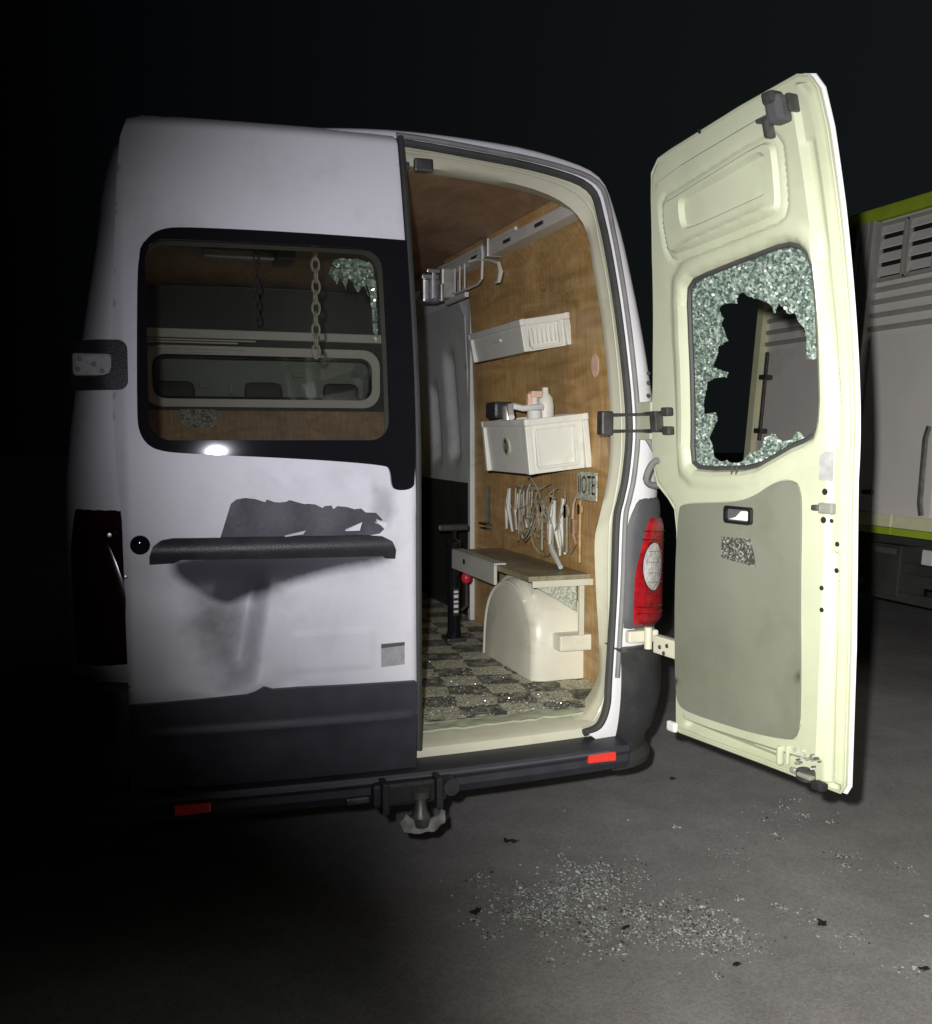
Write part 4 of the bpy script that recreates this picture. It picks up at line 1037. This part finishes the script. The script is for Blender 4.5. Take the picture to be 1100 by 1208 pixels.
b = MB().tube([(.56, .60, 1.60), (.575, .66, 1.64), (.60, .70, 1.645), (.64, .68, 1.635), (.68, .60, 1.64)], .012, 8); o = b.build('rag', 'sticker_white'); tag(o, 'white crumpled rag hanging over the edge of the deep crate', 'rag')

# small lettered sign and hanging tools below the crate
sg = thing('sign', 'small green and white lettered sign below the deep crate', 'sign', (.80, .43, 1.31))
MB().box(.794, .800, .375, .535, 1.300, 1.402, .002).build('sign_board', 'gusset', sg)
V, F = text_mesh('IIOTE', .062, lambda a, b, d: (.7925, .455 - a * .95, 1.352 + b * 1.6))
MB().add(V, F).build('sign_lettering', 'ink', sg)
def wall_hook(y, z, kind, label, name, cat, mname):
    r_ = .006
    if kind == 0: path = [(.815, y, z), (.77, y, z), (.76, y, z - .02), (.76, y + .01, z - .22), (.765, y - .02, z - .26)]
    elif kind == 1: path = [(.815, y, z), (.775, y, z + .01), (.76, y - .05, z - .03), (.765, y - .11, z - .10), (.77, y - .16, z - .16)]
    else: path = [(.815, y + .1, z), (.78, y + .08, z - .01), (.775, y, z - .012), (.775, y - .10, z - .004), (.80, y - .16, z)]
    b = MB().tube(path, [r_ * 1.2, r_, r_ * 1.3, r_ * 1.9, r_ * .8], 7)
    if kind == 0: b.box(.750, .776, y - .016, y + .024, z - .25, z - .12, .006)
    if kind == 1: b.lathe([(0, -.01), (.02, -.01), (.022, .005), (0, .008)], (.77, y - .16, z - .17), 'x', 10)
    if kind == 2:
        for q in range(5): b.tube([(.775, y - .1 + .045 * q, z - .01), (.772, y - .1 + .045 * q, z - .08 - .02 * (q % 3))], .005, 6)
    o = b.build(name, mname); tag(o, label, cat, 'tools hanging on the plywood wall'); return o
for i_ in range(15):
    y = .50 + .048 * i_ + random.uniform(-.01, .01); z = 1.32 - random.uniform(0, .05); x = .80 - random.uniform(0, .03); L_ = random.uniform(.12, .24); w_ = random.uniform(.006, .014); kn = random.choice((0, 1, 1, 2))
    b = MB()
    if kn == 0:
        b.box(x - .006, x + .004, y - w_, y + w_, z - L_, z, .003); b.lathe([(w_ * .6, -.006), (w_ * 1.9, -.006), (w_ * 1.9, .005), (w_ * .6, .005)], (x, y, z - L_ * .15), 'x', 10)
    elif kn == 1:
        sw = random.uniform(-.05, .05)
        b.tube([(x, y, z), (x - .01, y + sw * .3, z - L_ * .45), (x, y + sw, z - L_)], [.006, .010, .005], 6); b.tube([(x, y + .012, z), (x - .012, y - sw * .2, z - L_ * .45), (x - .004, y - sw * .8, z - L_ * .95)], [.005, .010, .006], 6)
        b.lathe([(0, -.012), (.014, -.010), (.014, .010), (0, .012)], (x - .008, y, z - L_ * .42), 'x', 8)
    else:
        b.tube([(x, y, z + .02), (x - .012, y, z - .01), (x - .012, y + .012, z - L_ * .5), (x - .01, y - .02, z - L_ * .7), (x - .01, y + .03, z - L_ * .9)], [.004, .006, .008, .006, .004], 6)
        b.box(x - .02, x, y - .012, y + .014, z - L_ * .55, z - L_ * .3, .004)
    o = b.build('hanging_tool', random.choice(('shelf_board', 'shelf_board', 'ply', 'ply', 'bulk_cream', 'ply_dark', 'shelf_board', 'bulk_cream')))
    tag(o, 'hand tool hanging above the shelf, %s from the right in the jumble' % ('first second third fourth fifth sixth seventh eighth ninth tenth eleventh twelfth thirteenth fourteenth fifteenth'.split()[i_]), 'tool', 'tools in the jumble above the shelf')
wall_hook(1.02, 1.325, 2, 'horizontal hook rail screwed to the plywood wall', 'hook_rail', 'rail', 'shelf_board')
pts = []
for k in range(110):
    a = k * .62; rr_ = .05 + .035 * math.sin(k * .37) + .02 * random.random()
    pts.append((.775 - .02 * math.sin(k * 1.3), .86 + .0026 * (k - 55) * 1.2 + rr_ * math.cos(a), 1.215 + .055 * math.sin(k * .11) + rr_ * 1.15 * math.sin(a)))
o = MB().tube(smooth_poly(pts, 1, False), .0032, 5).build('wire_tangle', 'shelf_board'); tag(o, 'tangled coil of tan wire hanging among the tools above the shelf', 'wire')
o = MB().tube([(.80, .80, 1.13), (.77, .70, 1.09), (.76, .60, 1.04)], [.010, .012, .009], 7).build('stick', 'bulk_cream'); tag(o, 'pale wooden stick leaning down to the shelf end', 'stick')
o = MB().box(.79, .815, 1.50, 1.62, 1.12, 1.128, .001).box(.79, .815, 1.50, 1.60, 1.10, 1.106, .001).box(.795, .812, 1.52, 1.53, 1.13, 1.30, .002).build('bracket', 'metal_dark'); tag(o, 'thin dark metal bracket at the far end of the plywood wall', 'bracket')

# wire rack with hanger under the rail
b = MB()
b.tube([(.675, 1.30, 2.30), (.66, 1.28, 2.285), (.62, 1.26, 2.27)], .005, 6)
b.tube([(.675, 1.75, 2.31), (.675, 1.72, 2.20), (.675, 1.60, 2.185), (.675, 1.30, 2.185), (.675, 1.25, 2.20), (.675, 1.24, 2.30), (.675, 1.25, 2.335)], .006, 6)
b.tube([(.675, 1.42, 2.29), (.675, 1.28, 2.285), (.68, 1.16, 2.262), (.685, 1.07, 2.235), (.685, 1.045, 2.20), (.685, 1.07, 2.165), (.685, 1.11, 2.165)], [.005, .005, .006, .009, .010, .009, .006], 7)
for y in (1.48, 1.55, 1.62): b.tube([(.675, y, 2.30), (.675, y, 2.185)], .004, 6)
b.box(.665, .685, 1.45, 1.75, 2.15, 2.172, .003)
o = b.build('wire_rack', 'crate'); tag(o, 'bent wire rack with a curled hook under the roof rail', 'rack')
b = MB(); b.box(.52, .585, 1.55, 1.60, 2.265, 2.285, .006); b.box(.545, .565, 1.55, 1.58, 2.15, 2.27, .004); b.box(.585, .60, 1.55, 1.58, 2.14, 2.22, .004); b.box(.50, .58, 1.56, 1.60, 2.24, 2.26, .005); b.box(.515, .60, 1.60, 1.66, 2.14, 2.25, .012)
o = b.build('clamp', 'steel'); tag(o, 'shiny steel clamp hanging beside the edge of the closed door', 'clamp')
b = MB(); b.box(.62, .69, 1.65, 1.78, 2.17, 2.31, .01); o = b.build('winch', 'metal_light'); tag(o, 'grey metal winch box where the roof rail ends', 'winch')

# standing pump with a red knob
pu = thing('hand_pump', 'black upright hand pump with a red knob on the cargo floor', 'pump', (.590, 1.38, .62))
m = MB(); m.lathe([(0, 0), (.032, 0), (.034, .02), (.028, .05), (.027, .40), (.032, .41), (.030, .44), (.012, .45), (.010, .50), (0, .50)], (.590, 1.38, .625), 'z', 18); m.build('pump_barrel', 'black_gloss', pu)
m = MB(); m.box(.515, .655, 1.36, 1.40, 1.115, 1.142, .008); m.build('pump_handle', 'plastic_dark', pu)
m = MB(); m.box(.545, .635, 1.33, 1.43, .622, .64, .006); m.build('pump_foot', 'plastic_dark', pu)
m = MB(); m.lathe([(0, -.024), (.016, -.022), (.024, -.008), (.024, .008), (.014, .022), (0, .024)], (.640, 1.355, .905), 'z', 14); m.build('red_knob', 'red_plastic', pu)
m = MB(); m.tube([(.615, 1.37, .98), (.638, 1.36, .94), (.642, 1.355, .85), (.64, 1.35, .78), (.62, 1.36, .76)], .007, 6); m.build('pump_hose', 'rubber', pu)
m = MB(); m.box(.577, .603, 1.349, 1.3525, .74, .86); lb_ = m.build('pump_label', 'ink', pu)
m = MB(); 
for i in range(5):
    m.box(.580, .600, 1.3465, 1.3485, .752 + i * .022, .752 + i * .022 + (.014 if i % 2 else .010))
m.build('label_marks', 'sticker_white', lb_)

# chains hanging from the ceiling
def torus_link(L_, W_, r_, n=14, k=5):
    path = []
    for i in range(n):
        a = 2 * math.pi * i / n; path.append((W_ / 2 * math.cos(a), 0, (L_ / 2) * math.sin(a) * (1 if abs(math.sin(a)) > .3 else .9)))
    return MB().tube(path, r_, k, closed=True)
def chain(x, y, z1, z0, label, L_=.052, m_='metal_light'):
    c = thing('chain', label, 'chain', (x, y, z0), 'chains hanging inside the van')
    proto = None; z = z1; i = 0
    while z > z0:
        if proto is None: o = proto = torus_link(L_, L_ * .60, L_ * .085).build('chain_link', m_)
        else: o = proto.copy(); COL.objects.link(o)
        o.parent = c; o.location = (random.uniform(-.002, .002), 0, z - z0); o.rotation_euler = (0, 0, R(20 if i % 2 else 95))
        z -= L_ * .76; i += 1
chain(-.10, .90, 2.20, 1.83, 'bright steel chain hanging nearest the middle of the left window')
chain(-.21, 1.75, 2.36, 2.02, 'dim steel chain hanging further back on the left', .045, 'metal_dark')

# loose glass crumbs on the van floor
def shards(n, gen, s0, s1, zf):
    m = MB()
    for _ in range(n):
        x, y = gen(); s_ = s0 + (s1 - s0) * random.random() ** 1.5 * (1.9 if random.random() < .06 else 1); a = random.uniform(0, 6.3); h_ = s_ * random.uniform(.4, .8)
        ca, sa = math.cos(a) * s_, math.sin(a) * s_; tl_ = random.uniform(-.3, .3) * s_
        k1, k2 = random.uniform(.5, 1), random.uniform(.5, 1)
        b_ = [(ca, sa), (-sa * k1, ca * k1), (-ca * k2, -sa * k2), (sa, -ca)]
        z = zf(x, y)
        V = [(x + p, y + q, z) for p, q in b_] + [(x + p * .8, y + q * .8, z + h_ + (tl_ if i < 2 else -tl_) * .5) for i, (p, q) in enumerate(b_)]
        m.add(V, [(4, 5, 6, 7), (0, 1, 5, 4), (1, 2, 6, 5), (2, 3, 7, 6), (3, 0, 4, 7)])
    return m
o = shards(700, lambda: (random.uniform(.05, .64) , .2 + abs(random.gauss(0, .35))), .002, .0042, lambda x, y: .621).build('glass_crumbs', 'shard_glass', recalc=False)
tag(o, 'broken glass crumbs strewn on the van floor carpet', 'broken glass', kind='stuff')

# ================================================================== TRUCK
TILT = math.atan(.0875)
truck = thing('truck', 'silver livestock truck with lime green trim parked to the right', 'truck', (4.05, 0, 0))
truck['_abs'] = 0
truck.rotation_euler = (0, TILT, 0)
def T(mb, name, m_, par=truck, bevel=0):
    o = mb.build(name, m_); o.parent = par
    return o
YE, YB, ZT, ZB = 4.40, -4.5, 3.15, .90
T(MB().box(.03, 2.45, YB, YE - .01, ZB + .02, ZT - .02), 'box_body', 'truck_alu')
T(MB().box(-.02, 2.50, YB, YE + .01, ZT - .085, ZT + .01, .01), 'top_rail', 'truck_green')
# bottom rail in sections
for y0, y1 in ((YB, 2.0), (2.02, 2.62), (2.64, 2.96), (2.98, YE)):
    rl_ = T(MB().box(-.035, .06, y0, y1, .919, 1.002, .006), 'side_rail', 'truck_rail')
    T(MB().box(-.030, .06, y0, y1, .868, .917, .006), 'rail_skirt', 'truck_green')
# end post and locking rod on the front section
T(MB().box(-.03, .06, YE - .07, YE + .02, 1.0, ZT - .09, .008), 'end_post', 'truck_rail')
rd = T(MB().tube([(-.045, 4.20, 1.50), (-.045, 4.20, 2.22)], .016, 8), 'locking_rod', 'metal_dark')
for z in (1.58, 2.02):
    o = MB().box(-.06, .03, 4.18, 4.27, z - .02, z + .02, .006).build('rod_bracket', 'metal_dark'); o.parent = rd
# paired posts
for y, w_, m_ in ((3.235, .022, 'truck_frame'), (3.165, .030, 'truck_frame'), (3.33, .05, 'truck_dark'), (3.42, .03, 'truck_frame'), (3.10, .02, 'truck_frame')):
    T(MB().box(-.05, .03, y - w_, y + w_, 1.0, ZT - .09, .006), 'body_post', m_)
# louvre bays
def bay(y0, y1, z0, z1, n):
    fr = MB(); t_ = .022
    fr.box(-.012, .03, y0, y1, z1 - t_, z1, .003); fr.box(-.012, .03, y0, y1, z0, z0 + t_, .003); fr.box(-.0135, .03, y0, y0 + t_, z0, z1, .003); fr.box(-.0135, .03, y1 - t_, y1, z0, z1, .003)
    f_ = T(fr, 'louvre_frame', 'truck_frame')
    o = MB().box(.016, .028, y0 + .01, y1 - .01, z0 + .01, z1 - .01).build('louvre_slot', 'slot_black'); o.parent = f_
    st_ = (z1 - z0 - t_) / n
    for i in range(n):
        z = z0 + t_ * .5 + st_ * (i + .62)
        s_ = MB(); s_.add([(-.010, y0 + t_, z - st_ * .34), (-.010, y1 - t_, z - st_ * .34), (.016, y1 - t_, z + st_ * .34), (.016, y0 + t_, z + st_ * .34), (-.004, y0 + t_, z - st_ * .40), (-.004, y1 - t_, z - st_ * .40), (.022, y1 - t_, z + st_ * .28), (.022, y0 + t_, z + st_ * .28)], [(0, 1, 2, 3), (4, 7, 6, 5), (0, 4, 5, 1), (3, 2, 6, 7), (0, 3, 7, 4), (1, 5, 6, 2)])
        o = s_.build('louvre_slat', 'truck_alu'); o.parent = f_
for y0, y1 in ((2.80, 3.06), (2.52, 2.78), (2.24, 2.50), (1.96, 2.22), (1.68, 1.94)):
    bay(y0, y1, 2.63, 3.04, 4)
# horizontal pressed ridges
for z in (2.575, 2.49, 2.395, 2.30):
    T(MB().box(.0, .03, YB, 3.08, z - .018, z + .018, .010), 'panel_ridge', 'truck_frame')
    T(MB().box(.0, .03, 3.46, YE - .08, z - .018, z + .018, .010), 'panel_ridge', 'truck_frame')
# flat side panels with joints
for y0, y1 in ((YB, .4), (.42, 2.33), (2.35, 3.07), (3.47, 4.32)):
    T(MB().box(.012, .03, y0, y1, 1.01, 2.24, .004), 'side_panel', 'truck_alu')
hd_ = T(MB().tube([(-.01, 2.40, 1.02), (-.03, 2.40, 1.10), (-.03, 2.41, 1.52), (-.01, 2.41, 1.60)], .018, 8), 'grab_bar', 'steel')
T(MB().box(-.01, .02, 2.88, 2.98, 1.13, 1.16, .004), 'panel_clip', 'metal_dark')
# chassis, box, marker lamp, wheel
T(MB().box(.25, 2.2, YB, YE - .1, .52, .88, .01), 'chassis', 'truck_dark')
T(MB().box(.06, .30, 2.62, 2.95, .45, .80, .01), 'locker', 'truck_dark')
T(MB().box(.05, .065, 2.66, 2.86, .735, .775, .004), 'locker_handle', 'plastic_grey')
T(MB().box(-.01, .04, 2.26, 2.36, .70, .80, .010), 'marker_lamp', 'sticker_white')
for y in (2.1, 3.5):
    T(MB().box(.10, .16, y, y + .06, .42, .86, .006), 'guard_bracket', 'truck_dark')
for z in (.42, .62):
    T(MB().box(.07, .10, .6, 3.6, z, z + .07, .01), 'side_guard', 'truck_dark')
for y in (-.6, -2.0):
    wh = T(MB().lathe([(.30, .06), (.44, .07), (.50, .10), (.50, .32), (.44, .35), (.30, .36)], (0, y, .50 - .01), 'x', 28), 'wheel', 'rubber')
    o = MB().lathe([(0, .12), (.12, .08), (.14, .10), (.29, .10), (.30, .07), (.30, .2)], (0, y, .49), 'x', 20).build('rim', 'metal_light'); o.parent = wh
for y in (4.0,):
    wh = T(MB().lathe([(.26, .20), (.40, .21), (.45, .24), (.45, .44), (.40, .47), (.26, .48)], (0, y, .45), 'x', 28), 'wheel', 'rubber')
    o = MB().lathe([(0, .26), (.12, .22), (.14, .24), (.25, .24), (.26, .21), (.26, .34)], (0, y, .45), 'x', 20).build('rim', 'metal_light'); o.parent = wh

# ================================================================== GLASS ON THE GROUND
PILES = [((.48, .10), (.16, .13), 700), ((.72, .22), (.12, .13), 620), ((.60, -.10), (.16, .12), 520), ((.85, -.18), (.12, .13), 620), ((.40, .03), (.12, .06), 240), ((.95, -.28), (.07, .06), 120),
         ((1.75, .55), (.10, .10), 70), ((1.70, .05), (.10, .10), 70), ((1.25, -.40), (.06, .04), 40), ((1.32, -.60), (.05, .04), 30), ((1.35, .2), (.3, .4), 60), ((.30, .36), (.07, .05), 30), ((1.5, -.3), (.2, .2), 40)]
CL = []
def pile():
    if CL and random.random() < .72:
        c_ = random.choice(CL); return (random.gauss(c_[0], c_[2]), random.gauss(c_[1], c_[2]))
    return pile0()
def pile0():
    r_ = random.random() * sum(p[2] for p in PILES)
    for c_, s_, n_ in PILES:
        if r_ < n_: return (random.gauss(c_[0], s_[0] * .75), random.gauss(c_[1], s_[1] * .75))
        r_ -= n_
    return PILES[0][0]
CL += [(*pile0(), random.choice((.008, .012, .02, .035))) for _ in range(150)]
o = shards(5600, pile, .0015, .0052, lambda x, y: .001).build('glass_crumbs', 'shard_glass', recalc=False)
tag(o, 'spilled crumbs of shattered safety glass on the asphalt', 'broken glass', kind='stuff')
def twig(x, y, a, L_, label):
    P2_ = []
    for k in range(9):
        t = 2 * math.pi * k / 9; r_ = L_ * random.uniform(.35, 1.0) * (.45 + .55 * abs(math.cos(t)))
        P2_.append((r_ * math.cos(t + a), r_ * math.sin(t + a)))
    b = MB().sheet(P2_, [], lambda p, q, d: (x + p, y + q, .003 + .010 * abs(noise.noise(Vector((p * 60, q * 60, x)))) + d), .003, .006)
    o = b.build('debris', 'twig'); tag(o, label, 'debris', 'dark scraps on the asphalt')
twig(.555, .61, -.3, .045, 'dark scrap lying alone beyond the glass, below the bumper')
twig(.255, .12, 1.0, .03, 'dark scrap at the left end of the spilled glass')
twig(.66, -.13, .2, .022, 'small dark scrap in the middle of the spilled glass')
twig(.865, -.43, .5, .02, 'small dark scrap nearest the camera below the glass')
twig(1.26, -.30, .8, .03, 'dark scrap to the right of the spilled glass')
twig(1.36, -.62, .1, .02, 'dark scrap at the lower right on the asphalt')
twig(1.50, 1.02, .4, .02, 'dark scrap under the open door')

for o in S.objects:
    if '_abs' in o: del o['_abs']
